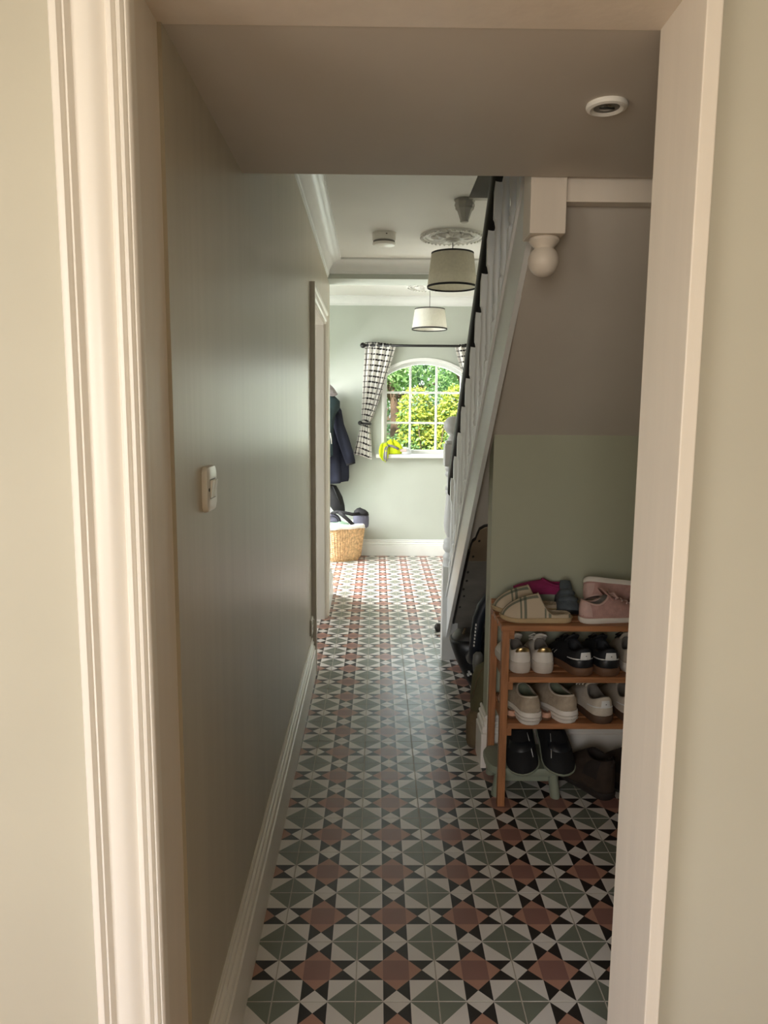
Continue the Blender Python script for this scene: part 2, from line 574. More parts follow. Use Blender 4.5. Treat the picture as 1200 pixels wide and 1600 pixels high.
def wall_far():
    V, Fc = [], []

    def slab(poly):   # poly in (x,z)
        b = len(V)
        n = len(poly)
        for y in (HF, HF + 0.26):
            V.extend([(x, y, z) for x, z in poly])
        Fc.append(tuple(b + i for i in range(n)))
        Fc.append(tuple(b + n + i for i in range(n))[::-1])
        for i in range(n):
            j = (i + 1) % n
            Fc.append((b + i, b + n + i, b + n + j, b + j))
    slab([(-1.52, 0), (WC - WH, 0), (WC - WH, 2.75), (-1.52, 2.75)])
    slab([(WC + WH, 0), (RW, 0), (RW, 2.75), (WC + WH, 2.75)])
    slab([(WC - WH, 0), (WC + WH, 0), (WC + WH, SILL), (WC - WH, SILL)])
    N = 14
    for i in range(N):
        xa, xb = WC - WH + 2 * WH * i / N, WC - WH + 2 * WH * (i + 1) / N
        slab([(xa, arch(xa)), (xb, arch(xb)), (xb, 2.75), (xa, 2.75)])
    return pymesh('wall_far', V, Fc, 'wall_far')


struct(wall_far())
# ceilings
struct(boxes('ceiling', [(-0.50, 0.36, 1.845, 3.30, 2.46, 2.75), (-0.50, 0.445, 3.30, 3.78, 2.46, 2.75), (-0.50, RW, 3.78, 5.28, 2.46, 2.75)], 'ceiling_white'))
struct(boxes('ceiling_lobby', [(-1.5, RW, 5.53, HF + 0.02, 2.50, 2.75)], 'ceiling_white'))
beam = struct(boxes('trim_6', [(-0.50, RW, 5.28, 5.53, 2.335, 2.75)], 'wall_far'))
low = struct(boxes('ceiling_landing', [(-0.50, RW, 1.155, 1.843, 1.967, 2.16)], 'soffit_paint'))
struct(boxes('wall_stairwell', [(-0.62, -0.50, 1.0, 5.3, 2.16, 4.6), (-0.62, RW, 0.88, 1.0, 2.16, 4.6), (-0.5, RW, 5.2, 5.3, 2.75, 4.6),
                                (-0.5, -0.452, 1.10, 1.845, 1.96, 2.8), (-0.52, RW, 1.0, 1.165, 2.16, 2.7)], 'wall_paint'))
struct(boxes('ceiling_stairwell', [(-0.62, RW + 0.14, 0.88, 5.3, 4.6, 4.7)], 'ceiling_white'))
# fascia and moulding round the stairwell opening in the ceiling
fas = struct(boxes('trim_7', [(0.445, RW, 3.765, 3.79, 2.452, 2.80)], 'finial_grey'))
boxes('moulding', [(0.445, RW, 3.745, 3.766, 2.452, 2.475), (0.445, RW, 3.752, 3.766, 2.475, 2.492)], 'finial_grey', fas)

# floor: grout bed with individual tiles
floor = struct(boxes('floor', [(-1.52, RW + 0.1, 1.165, HF + 0.2, -0.12, -0.0012), (-2.7, -1.52, 2.9, 5.45, -0.12, -0.0012)], 'grout'))
T = 0.2
GX, GY = -0.0441, 1.5719


def tile_mesh(name, spots):
    g = 0.0016
    V, Fc, M = [], [], []
    for (cx, cy) in spots:
        a = T / 2 - g
        h = a / 3.0
        pts = {}

        def P(x, y, z=0.0):
            k = (round(x, 5), round(y, 5), z)
            if k not in pts:
                pts[k] = len(V)
                V.append((cx + x, cy + y, z))
            return pts[k]
        for sx in (-1, 1):
            for sy in (-1, 1):
                c = (sx * a, sy * a)
                p1, p2, p3 = (sx * h, sy * a), (sx * a, sy * h), (sx * h, sy * h)
                t1 = [P(*c), P(*p1), P(*p2)]
                t2 = [P(*p1), P(*p3), P(*p2)]
                if sx * sy < 0:
                    pass
                Fc.append(t1); M.append(1)
                Fc.append(t2); M.append(0)
        for k in range(4):
            def R(x, y):
                for _ in range(k):
                    x, y = -y, x
                return P(x, y)
            mid = R(0, -2 * h)
            q = [R(-h, -a), R(h, -a), R(h, -h), R(-h, -h)]
            Fc.append([q[0], q[1], mid]); M.append(0)
            Fc.append([q[1], q[2], mid]); M.append(2)
            Fc.append([q[2], q[3], mid]); M.append(4)
            Fc.append([q[3], q[0], mid]); M.append(2)
        Fc.append([P(-h, -h), P(h, -h), P(h, h), P(-h, h)]); M.append(3)
        cs = [(-a, -a), (a, -a), (a, a), (-a, a)]
        for i in range(4):
            j = (i + 1) % 4
            Fc.append([P(*cs[j]), P(*cs[i]), P(cs[i][0], cs[i][1], -0.006), P(cs[j][0], cs[j][1], -0.006)]); M.append(0)
    me = bpy.data.meshes.new(name)
    # orient upward
    out = []
    for f in Fc:
        p = [Vector(V[i]) for i in f]
        n = (p[1] - p[0]).cross(p[2] - p[0])
        if abs(n.z) > 1e-9 and n.z < 0:
            f = f[::-1]
        out.append(f)
    me.from_pydata(V, [], out)
    for x in ('tile_white', 'tile_green', 'tile_black', 'tile_terracotta', 'tile_peach'):
        me.materials.append(MATS[x])
    me.polygons.foreach_set('material_index', M)
    me.update()
    return me


tm = tile_mesh('tile', [(0, 0)])
rest = []
jj0 = -2
while GY + jj0 * T < HF + 0.06:
    for ii in range(-13, 7):
        cx, cy = GX + (ii + 0.5) * T, GY + (jj0 + 0.5) * T
        if cy > HF + 0.12 or cx > RW + 0.02 or (cx < -1.45 and not 3.0 < cy < 5.4) or cx < -2.6:
            continue
        if (cy < 3.1 and cx < -0.6):
            continue
        if -0.50 < cx < 0.98 or (-0.70 < cx < -0.5 and cy > 3.8):
            o = link('tile', tm, floor)
            o.location = (cx, cy, 0)
        else:
            rest.append((cx, cy))
    jj0 += 1
o = link('tile_field', tile_mesh('tile_field', rest), floor)
o['kind'] = 'stuff'

# ---- skirting boards
SK = [(0.0, 0.0), (0.0, 0.212), (0.005, 0.212), (0.0075, 0.208), (0.0075, 0.199), (0.004, 0.196), (0.004, 0.193), (0.0115, 0.189), (0.013, 0.182),
      (0.009, 0.174), (0.009, 0.170), (0.016, 0.166), (0.0185, 0.158), (0.0185, 0.150), (0.015, 0.147), (0.015, 0.144), (0.022, 0.141), (0.022, 0.0)]
struct(wl(extrude('baseboard_left', SK, -0.035, D0 - 0.095, 'gloss_white', axis='Y')))
struct(wl(extrude('baseboard_left_end', SK, D1 + 0.095, END + 0.022, 'cool_white', axis='Y')))
SKF = [(HF - a, b * 0.76) for a, b in SK]
struct(extrude('baseboard_far', SKF, -1.4, RW, 'cool_white', axis='X'))
# ---- coving
def cove(w, h):
    p = [(0, 0), (0, -h), (0.006, -h), (0.006, -h + 0.012)]
    for i in range(9):
        a = PI / 2 * i / 8
        p.append((0.012 + (w - 0.030) * (1 - math.cos(a)), -h + 0.014 + (h - 0.030) * math.sin(a)))
    p += [(w - 0.012, -0.012), (w, -0.012), (w, 0)]
    return p


struct(wl(extrude('trim_8', [(a, 2.46 + b) for a, b in cove(0.098, 0.118)], 0.60, 4.10, 'cool_white', axis='Y', smooth=True)))
struct(extrude('trim_9', [(5.28 - a, 2.46 + b) for a, b in cove(0.09, 0.092)], -0.36, RW, 'cool_white', axis='X', smooth=True))
struct(extrude('trim_10', [(HF - a, 2.50 + b) for a, b in cove(0.085, 0.082)], -1.4, RW, 'cool_white', axis='X', smooth=True))
for nm in ('trim_8', 'trim_9', 'trim_10'):
    bpy.data.objects[nm].data.set_sharp_from_angle(angle=math.radians(35))

# ---- doorway in the left wall: lining, architrave, closed door at the back of the reveal
dl = struct(wl(boxes('door_2', [(-0.90, -0.135, D0 - 0.005, D0 + 0.033, 0.006, DT - 0.022)], 'gloss_white', bevel=0.002)))
for (a, b, c, d) in ((-0.78, -0.56, 0.25, 0.85), (-0.47, -0.25, 0.25, 0.85), (-0.78, -0.56, 1.0, 1.80), (-0.47, -0.25, 1.0, 1.80)):
    boxes('door_panel', [(a, b, D0 + 0.031, D0 + 0.039, c, d)], 'gloss_white', dl, bevel=0.004)
tube('door_handle', [(-0.84, D0 + 0.033, 0.98), (-0.84, D0 + 0.075, 0.98), (-0.75, D0 + 0.075, 0.98)], 0.009, 'brass', dl, 8)
struct(boxes('wall_side_room', [(-2.7, -0.47, 3.00, 3.12, 0, 2.75), (-2.7, -0.47, 5.30, 5.42, 0, 2.75), (-2.7, -2.58, 3.12, 3.75, 0, 2.75), (-2.7, -2.58, 5.05, 5.30, 0, 2.75),
                                (-2.7, -2.58, 3.75, 5.05, 0, 0.8), (-2.7, -2.58, 3.75, 5.05, 2.15, 2.75)], 'wall_far'))
struct(boxes('ceiling_side_room', [(-2.7, -0.45, 3.0, 5.42, 2.6, 2.75)], 'ceiling_white'))
struct(boxes('window_4', [(-2.66, -2.60, 3.75, 3.80, 0.8, 2.15), (-2.66, -2.60, 5.0, 5.05, 0.8, 2.15), (-2.66, -2.60, 3.80, 5.0, 0.8, 0.85), (-2.66, -2.60, 3.80, 5.0, 2.10, 2.15)], 'gloss_white'))
struct(wl(boxes('trim_11', [(-0.128, 0.0, D0, D0 + 0.02, 0, DT), (-0.128, 0.0, D1 - 0.02, D1, 0, DT), (-0.128, 0.0, D0 + 0.02, D1 - 0.02, DT - 0.02, DT)], 'gloss_white')))
AW = 0.085
an = [(0.0, 0.0), (0.024, 0.0), (0.026, 0.012), (0.022, 0.020), (0.017, 0.026), (0.016, 0.050), (0.019, 0.060), (0.012, 0.068), (0.012, AW), (0.0, AW)]
for nm, base, sgn, mm in (('trim_12', D0 + 0.005, -1, 1), ('trim_13', D1 - 0.005, 1, 1)):
    rings = []
    for zz in (0.0, None):
        rings.append([(a, base + sgn * (AW - b), (DT - 0.015 + (AW - b)) if zz is None else 0.0) for a, b in an])
    struct(wl(loft(nm, rings, 'gloss_white', smooth=False)))
rings = []
for base, sgn in ((D0 + 0.005, -1), (D1 - 0.005, 1)):
    rings.append([(a, base + sgn * (AW - b), DT - 0.015 + (AW - b)) for a, b in an])
struct(wl(loft('trim_14', rings, 'gloss_white', smooth=False)))

# ---- partition under the stairs, facing the camera, with its skirting
NX, NY = 0.442, 2.757
wall_under = struct(boxes('wall_under_stairs', [(NX, RW, NY, NY + 0.10, 0, 1.325)], 'wall_paint_shaded'))
SKP = [(NY - a, b) for a, b in SK]
struct(loft('baseboard_partition', [[(NX - (NY - p[0]), p[0], p[1]) for p in SKP], [(RW, p[0], p[1]) for p in SKP]], 'gloss_white', smooth=False))
struct(loft('baseboard_partition_end', [[(NX - a, NY - a, b) for a, b in SK], [(NX - a, NY + 0.13, b) for a, b in SK]], 'gloss_white', smooth=False))
# sloping soffit below the flight of stairs and the trimmer beside the upper newel
SL = 0.87
SOF0, SOF1 = 1.322, 0.868          # height of the soffit at y = 2.757 and its fall


def sof(y, d=0.0):
    return SOF0 - SOF1 * (y - 2.757) + d


soffit = struct(pymesh('ceiling_under_stairs', [(0.415, 1.90, 1.935), (RW, 1.90, 1.935), (RW, 2.757, SOF0), (0.415, 2.757, SOF0),
                                       (0.415, 4.13, sof(4.13)), (RW, 4.13, sof(4.13)), (RW, 4.13, sof(4.13, 0.02)), (0.415, 4.13, sof(4.13, 0.02)),
                                       (0.415, 2.757, SOF0 + 0.02), (RW, 2.757, SOF0 + 0.02), (RW, 1.90, 1.955), (0.415, 1.90, 1.955)],
              [(0, 1, 2, 3), (3, 2, 5, 4), (4, 5, 6, 7), (7, 6, 9, 8), (8, 9, 10, 11), (11, 10, 1, 0), (0, 3, 8, 11), (3, 4, 7, 8), (1, 10, 9, 2), (2, 9, 6, 5)], 'soffit_paint'))


def soffit_board(name, pts, d, th, m):
    """a flat board fixed below the soffit; pts are (x, y) on the slope"""
    n = len(pts)
    V = [(x, y, sof(y, -d)) for x, y in pts] + [(x, y, sof(y, -d + th)) for x, y in pts]
    o = pymesh(name, V, [tuple(range(n)), tuple(range(n, 2 * n))[::-1]] + [(i, (i + 1) % n, n + (i + 1) % n, n + i) for i in range(n)], m, soffit)
    return o


ub = [(0.446, 3.475), (0.446, 3.375), (0.450, 3.345), (0.462, 3.328), (0.464, 3.302), (0.470, 3.265), (0.490, 3.245), (0.53, 3.235), (1.2, 3.225), (1.2, 3.475)]
soffit_board('board_edge', [(x - 0.006 if x < 1 else x, y - 0.010 if y < 3.47 else y) for x, y in ub], 0.006, 0.006, 'dark_edge')
bo = soffit_board('old_board', ub, 0.010, 0.006, 'board_foxed')
bo['label'] = 'mottled dark brown board under the stairs'
bo = soffit_board('old_board', [(0.446, 3.48), (1.2, 3.48), (1.2, 4.11), (0.446, 4.11)], 0.008, 0.008, 'board_lower')
bo['label'] = 'grey board with dark edge under the stairs'
soffit_board('board_edge', [(0.436, 3.40), (0.4465, 3.40), (0.4465, 4.11), (0.436, 4.11)], 0.012, 0.012, 'dark_edge')
for (x, y) in ((0.478, 3.33), (0.466, 3.44), (0.458, 3.56), (0.462, 3.63), (0.455, 3.70), (0.466, 3.76), (0.457, 3.86)):
    soffit_board('nail_hole', [(x + 0.006 * math.cos(a), y + 0.008 * math.sin(a)) for a in [2 * PI * j / 8 for j in range(8)]], 0.0108, 0.002, 'dark_slot')
struct(boxes('trim_15', [(0.458, RW, 1.866, 1.905, 1.916, 2.0)], 'lining_white', bevel=0.0015))

# =================================================================== STAIRCASE
st = empty('staircase', (0.42, 4.06, 0), 'white closed string staircase with turned balusters and black handrail', 'staircase')


def sz(y, z3):     # height of a raking line that is z3 high at y = 3
    return z3 - SL * (y - 3.0)


def raking(name, y0, y1, x0, x1, za, zb, m, parent, ztop=None, zmin=0.0):
    """board between raking lines za (below) and zb (above), from y0 to y1"""
    pts = [(y0, max(zmin, sz(y0, za))), (y1, max(zmin, sz(y1, za))), (y1, max(zmin + 0.001, sz(y1, zb))), (y0, sz(y0, zb))]
    if sz(y1, za) < zmin:
        yz = 3.0 + (za - zmin) / SL
        pts.insert(1, (yz, zmin))
        pts[2] = (y1, zmin)
    return pymesh(name, [(x, y, z) for x in (x0, x1) for y, z in pts],
                  [tuple(range(len(pts)))[::-1], tuple(range(len(pts), 2 * len(pts)))] +
                  [(i, (i + 1) % len(pts), len(pts) + (i + 1) % len(pts), len(pts) + i) for i in range(len(pts))], m, parent)


raking('string', 1.93, 4.03, 0.402, 0.416, 1.030, 1.255, 'cool_white', st)
raking('string_bead', 1.93, 4.03, 0.400, 0.4165, 1.020, 1.030, 'cool_white', st)
raking('capping', 1.93, 4.03, 0.394, 0.446, 1.255, 1.274, 'cool_white', st)
raking('capping_fillet', 1.93, 4.03, 0.401, 0.438, 1.274, 1.288, 'cool_white', st)
# steps
NR_, RISE, GO = 11, 2.16 / 11, 0.2258
for i in range(NR_):
    yr = 4.32 - i * GO
    zt = (i + 1) * RISE
    box('riser', 0.438, RW - 0.002, yr - 0.018, yr, zt - RISE, zt - 0.022, 'cool_white', st)
    if i < NR_ - 1:
        box('tread', 0.438, RW - 0.002, yr - GO, yr + 0.018, zt - 0.022, zt, 'cool_white', st, 0.006)
box('landing_tread', 0.438, RW - 0.002, 1.845, 2.08, 2.138, 2.16, 'cool_white', st, 0.004)
# bottom newel
NXc, NYc = 0.421, 4.065
nb = box('newel_post', NXc - 0.045, NXc + 0.045, NYc - 0.045, NYc + 0.045, 0.0, 0.545, 'cool_white', st, 0.004)
lathe('newel_turning', [(0.043, 0.545), (0.044, 0.56), (0.040, 0.575), (0.043, 0.585), (0.043, 0.60), (0.034, 0.612), (0.030, 0.622),
                        (0.038, 0.632), (0.044, 0.645), (0.044, 0.66), (0.040, 0.668), (0.042, 0.68), (0.036, 0.695), (0.023, 0.708),
                        (0.028, 0.722), (0.038, 0.745), (0.042, 0.78), (0.041, 0.82), (0.036, 0.88), (0.031, 0.93), (0.030, 0.955),
                        (0.037, 0.960), (0.037, 0.970), (0.032, 0.976), (0.037, 0.982), (0.037, 0.992), (0.030, 0.998), (0.029, 1.05),
                        (0.036, 1.056), (0.039, 1.066), (0.036, 1.076), (0.033, 1.082), (0.040, 1.09), (0.042, 1.10), (0.040, 1.112)], 'cool_white', nb, 28, (NXc, NYc, 0))
box('newel_block', NXc - 0.047, NXc + 0.047, NYc - 0.047, NYc + 0.047, 1.11, 1.235, 'cool_white', nb, 0.006)
box('newel_cap', NXc - 0.040, NXc + 0.040, NYc - 0.040, NYc + 0.040, 1.235, 1.252, 'cool_white', nb, 0.006)
lathe('finial_ball', [(0.028, 1.25), (0.030, 1.262), (0.022, 1.272), (0.020, 1.285)] +
      [(0.052 * math.cos(a), 1.335 + 0.052 * math.sin(a)) for a in np.linspace(-1.15, PI / 2, 14)], 'cool_white', nb, 28, (NXc, NYc, 0))
# upper newel hanging below the landing with its ball drop
UX, UY = 0.414, 1.897
nu = box('newel_post', UX - 0.044, UX + 0.044, UY - 0.045, UY + 0.045, 1.838, 3.10, 'lining_white', st, 0.002)
lathe('drop_ball', [(0.030, 1.840), (0.037, 1.835), (0.038, 1.829), (0.034, 1.823), (0.027, 1.816), (0.0215, 1.808), (0.021, 1.8)] +
      [(0.0385 * math.cos(a), 1.781 - 0.0385 * math.sin(a)) for a in np.linspace(-0.95, PI / 2, 16)], 'lining_white', nu, 32, (UX + 0.002, UY, 0))
# handrail
RC = 1.915
rail_prof = []
for j in range(16):
    a = 2 * PI * j / 16
    rail_prof.append((0.029 * math.copysign(abs(math.cos(a)) ** 0.7, math.cos(a)), 0.034 * math.copysign(abs(math.sin(a)) ** 0.7, math.sin(a))))
rings = []
for y in (1.94, 2.4, 3.0, 3.6, 3.93, 3.985):
    zz = sz(y, RC)
    rings.append([(0.419 + a, y, zz + b / math.cos(math.atan(SL)) - 0.0) for a, b in rail_prof])
for (y, z, k) in ((4.00, sz(4.0, RC) - 0.03, 0.9), (4.03, sz(4.0, RC) - 0.07, 0.85)):
    rings.append([(0.419 + a * k, y, z + b * k) for a, b in rail_prof])
loft('handrail', rings, 'rail_black', st, True, sharp=60)
# balusters
bal = None
BS = 0.1455
yb = 3.957
bi = 0
while yb > 1.98:
    z0, z1 = sz(yb, 1.283), sz(yb, RC - 0.030)
    H = z1 - z0
    if bal is None:
        bm = bmesh.new()
        h = 0.0165
        rings = []

        def sq(z, k=0.0, s=0.0165):
            return [(-s, -s, z - (-SL * -s) * k), (s, -s, z - (-SL * -s) * k), (s, s, z - (SL * s) * k), (-s, s, z - (SL * s) * k)]
        R_ = []
        n = 12

        def ring(r, z, sqr=False, slope=False):
            out = []
            for j in range(n):
                a = 2 * PI * (j + 0.5) / n
                if sqr:
                    c, s_ = math.cos(a), math.sin(a)
                    kk = r / max(abs(c), abs(s_))
                    x, y = c * kk, s_ * kk
                else:
                    x, y = r * math.cos(a), r * math.sin(a)
                out.append((x, y, z - (SL * y if slope else 0)))
            return out
        prof = [(0.0, .0165, 1, 1), (0.13, .0165, 1, 0), (0.14, .012, 0, 0), (0.155, .0155, 0, 0), (0.17, .012, 0, 0), (0.185, .015, 0, 0), (0.20, .0095, 0, 0),
                (0.23, .0125, 0, 0), (0.27, .0155, 0, 0), (0.33, .0145, 0, 0), (0.42, .0105, 0, 0), (0.44, .0145, 0, 0), (0.455, .0110, 0, 0),
                (0.47, .0140, 0, 0), (0.485, .0165, 1, 0), (H, .0165, 1, 1)]
        for (z, r, s_, sl) in prof:
            R_.append(ring(r, z, s_, sl))
        V = [p for r_ in R_ for p in r_]
        Fc = []
        for i in range(len(R_) - 1):
            for j in range(n):
                k = (j + 1) % n
                Fc.append((i * n + j, i * n + k, (i + 1) * n + k, (i + 1) * n + j))
        Fc.append(tuple(range(n))[::-1])
        Fc.append(tuple((len(R_) - 1) * n + j for j in range(n)))
        bal = pymesh('baluster', V, Fc, 'cool_white', st, True, sharp=35)
        ob = bal
    else:
        ob = link('baluster', bal.data, st)
    ob.location = (0.419, yb, z0)
    yb -= BS
    bi += 1

# drop finial on the ceiling at the corner of the stairwell opening
fx, fy = 0.43, 3.80
fn = empty('drop_finial', (fx, fy, 2.46), 'grey fluted drop finial on the white ceiling by the stairwell opening', 'finial')
lathe('collar', [(0.050, 2.462), (0.052, 2.452), (0.047, 2.444), (0.050, 2.436), (0.051, 2.428), (0.044, 2.418)], 'finial_grey', fn, 8, (fx, fy, 0), sharp=30)
lathe('drop', [(0.047, 2.420), (0.046, 2.412), (0.036, 2.402), (0.034, 2.396), (0.022, 2.362), (0.0215, 2.352), (0.017, 2.349)], 'finial_grey', fn, 8, (fx, fy, 0), sharp=30)


# =================================================================== WINDOW, CURTAINS, SILL
def arch_frame(name, w_out, w_in, z_bot_o, z_bot_i, top_o, top_i, spr_o, spr_i, y0, y1, m, parent=None, bottom=True):
    """an arched frame: outer and inner outlines swept in y"""
    def outline(w, zb, top, spr, n=16):
        s = top - spr
        r = (w * w + s * s) / (2 * s)
        p = [(WC - w, zb)]
        for i in range(n + 1):
            x = WC - w + 2 * w * i / n
            p.append((x, top - r + math.sqrt(max(0, r * r - (x - WC) ** 2))))
        p.append((WC + w, zb))
        return p
    a, b = outline(w_out, z_bot_o, top_o, spr_o), outline(w_in, z_bot_i, top_i, spr_i)
    n = len(a)
    V = [(x, y0, z) for x, z in a] + [(x, y0, z) for x, z in b] + [(x, y1, z) for x, z in a] + [(x, y1, z) for x, z in b]
    Fc = []
    rr = range(n) if bottom else range(n - 1)
    for i in rr:
        j = (i + 1) % n
        Fc += [(i, j, n + j, n + i), (2 * n + i, 3 * n + i, 3 * n + j, 2 * n + j), (i, 2 * n + i, 2 * n + j, j), (n + i, n + j, 3 * n + j, 3 * n + i)]
    return pymesh(name, V, Fc, m, parent)


win = struct(arch_frame('window_1', WH + 0.002, WH - 0.040, SILL, SILL + 0.045, ATOP + 0.002, ATOP - 0.040, SPR, SPR - 0.028, HF + 0.075, HF + 0.135, 'cool_white'))
arch_frame('window_architrave', WH + 0.012, WH - 0.012, SILL, SILL, ATOP + 0.016, ATOP - 0.012, SPR + 0.006, SPR - 0.010, HF - 0.012, HF + 0.02, 'cool_white', win, bottom=False)
GL = WH - 0.040
for x in (0.322, 0.578):
    box('glazing_bar', x - 0.010, x + 0.010, HF + 0.085, HF + 0.125, SILL + 0.04, ATOP - 0.03, 'cool_white', win, 0.003)
for z in (1.606, 1.311):
    box('glazing_bar', WC - GL - 0.005, WC + GL + 0.005, HF + 0.088, HF + 0.122, z - 0.010, z + 0.010, 'cool_white', win, 0.003)
xs = [WC - GL - 0.004, 0.322, 0.578, WC + GL + 0.004]
zs = [SILL + 0.04, 1.311, 1.606, None]
for i in range(3):
    for k in range(3):
        xa, xb, za = xs[i], xs[i + 1], zs[k]
        if zs[k + 1] is not None:
            poly = [(xa, za), (xb, za), (xb, zs[k + 1]), (xa, zs[k + 1])]
        else:
            poly = [(xa, za), (xb, za)] + [(x, arch(x) - 0.035) for x in np.linspace(xb, xa, 6)]
        n = len(poly)
        pymesh('pane', [(x, HF + 0.103, z) for x, z in poly] + [(x, HF + 0.107, z) for x, z in poly],
               [tuple(range(n)), tuple(range(n, 2 * n))[::-1]] + [(a, (a + 1) % n, n + (a + 1) % n, n + a) for a in range(n)], 'window_glass', win)
box('window_sill', -0.01, 0.915, HF - 0.095, HF + 0.08, 0.975, 1.010, 'cool_white', win, 0.006)

# curtain pole
rod = empty('curtain_pole', (WC, HF - 0.08, 2.04), 'black metal curtain pole above the arched window', 'curtain pole')
tube('pole', [(-0.13, HF - 0.08, 2.04), (1.03, HF - 0.08, 2.04)], 0.012, 'rail_black', rod, 12)
for x in (-0.14, 1.04):
    lathe('finial', [(0.003, -0.027), (0.017, -0.021), (0.025, -0.009), (0.026, 0), (0.025, 0.009), (0.017, 0.021), (0.003, 0.027)], 'rail_black', rod, 14, (x, HF - 0.08, 2.04), axis='X')
for x in (-0.10, 1.0):
    tube('bracket', [(x, HF - 0.08, 2.04), (x, HF + 0.002, 2.04)], 0.007, 'rail_black', rod, 8)


def curtain(side, label):
    flip = 1 if side == 'left' else -1
    root = empty('curtain', (WC - flip * 0.58, HF - 0.07, 1.0), label, 'curtain', 'printed curtains at the arched window')

    def edges(z):
        # left and right edge (as the left curtain), measured
        tab = [(2.055, -0.125, 0.170), (1.9, -0.130, 0.130), (1.7, -0.138, 0.070), (1.5, -0.145, 0.005), (1.40, -0.152, -0.035), (1.31, -0.150, -0.072), (1.26, -0.165, -0.066), (1.12, -0.20, -0.060), (0.99, -0.235, -0.056)]
        for (za, la, ra), (zb, lb, rb) in zip(tab, tab[1:]):
            if zb <= z <= za:
                t = (za - z) / (za - zb)
                return la + (lb - la) * t, ra + (rb - ra) * t
        return tab[-1][1:] if z < 1 else tab[0][1:]
    nu_, nv = 56, 44
    V, UV = [], []
    for k in range(nv + 1):
        z = 2.06 - (2.06 - 0.998) * k / nv
        a, b = edges(z)
        for i in range(nu_ + 1):
            t = i / nu_
            w = b - a
            amp = 0.020 + 0.006 * math.sin(5 * z)
            ph = 2 * PI * t * 4.5 + 0.6 * math.sin(3 * z)
            x = a + w * t + 0.006 * math.sin(2 * ph + 1)
            y = HF - 0.075 + amp * math.sin(ph) - 0.02 * sm(0.16, 0.0, abs(z - 1.31) / 2) * 0
            zz = z + (0.012 * math.sin(3 * t + 1) - 0.03 * t * sm(1.3, 1.0, z))
            X = x if flip > 0 else 2 * WC - x
            V.append((X, y, zz))
            UV.append((t * 0.50, z))
    Fc = []
    for k in range(nv):
        for i in range(nu_):
            a = k * (nu_ + 1) + i
            Fc.append((a, a + 1, a + nu_ + 2, a + nu_ + 1))
    o = pymesh('drape', V, Fc, 'curtain_print_fold_shade', root, True)
    uvl = o.data.uv_layers.new(name='UVMap')
    for lp in o.data.loops:
        uvl.data[lp.index].uv = UV[lp.vertex_index]
    sol = o.modifiers.new('thickness', 'SOLIDIFY')
    sol.thickness = 0.002
    sx = lambda x: x if flip > 0 else 2 * WC - x
    pts = [(sx(-0.155), HF - 0.05, 1.305), (sx(-0.14), HF - 0.11, 1.305), (sx(-0.10), HF - 0.12, 1.302), (sx(-0.066), HF - 0.10, 1.30), (sx(-0.060), HF - 0.06, 1.30), (sx(-0.08), HF - 0.035, 1.30), (sx(-0.15), HF - 0.035, 1.303)]
    tube('tieback', pts, (0.006, 0.010), 'rail_black', root, 8)
    lathe('tieback_knob', [(0.003, -0.022), (0.016, -0.016), (0.021, 0), (0.016, 0.016), (0.003, 0.022)], 'rail_black', root, 14, (sx(-0.165), HF - 0.10, 1.310), axis='Y')
    tube('tieback_stem', [(sx(-0.165), HF - 0.085, 1.310), (sx(-0.165), HF + 0.002, 1.310)], 0.006, 'rail_black', root, 8)
    return root


curtain('left', 'white curtain with black dash print, tied back beside the hanging coats')
curtain('right', 'white curtain with black dash print behind the black stair handrail')


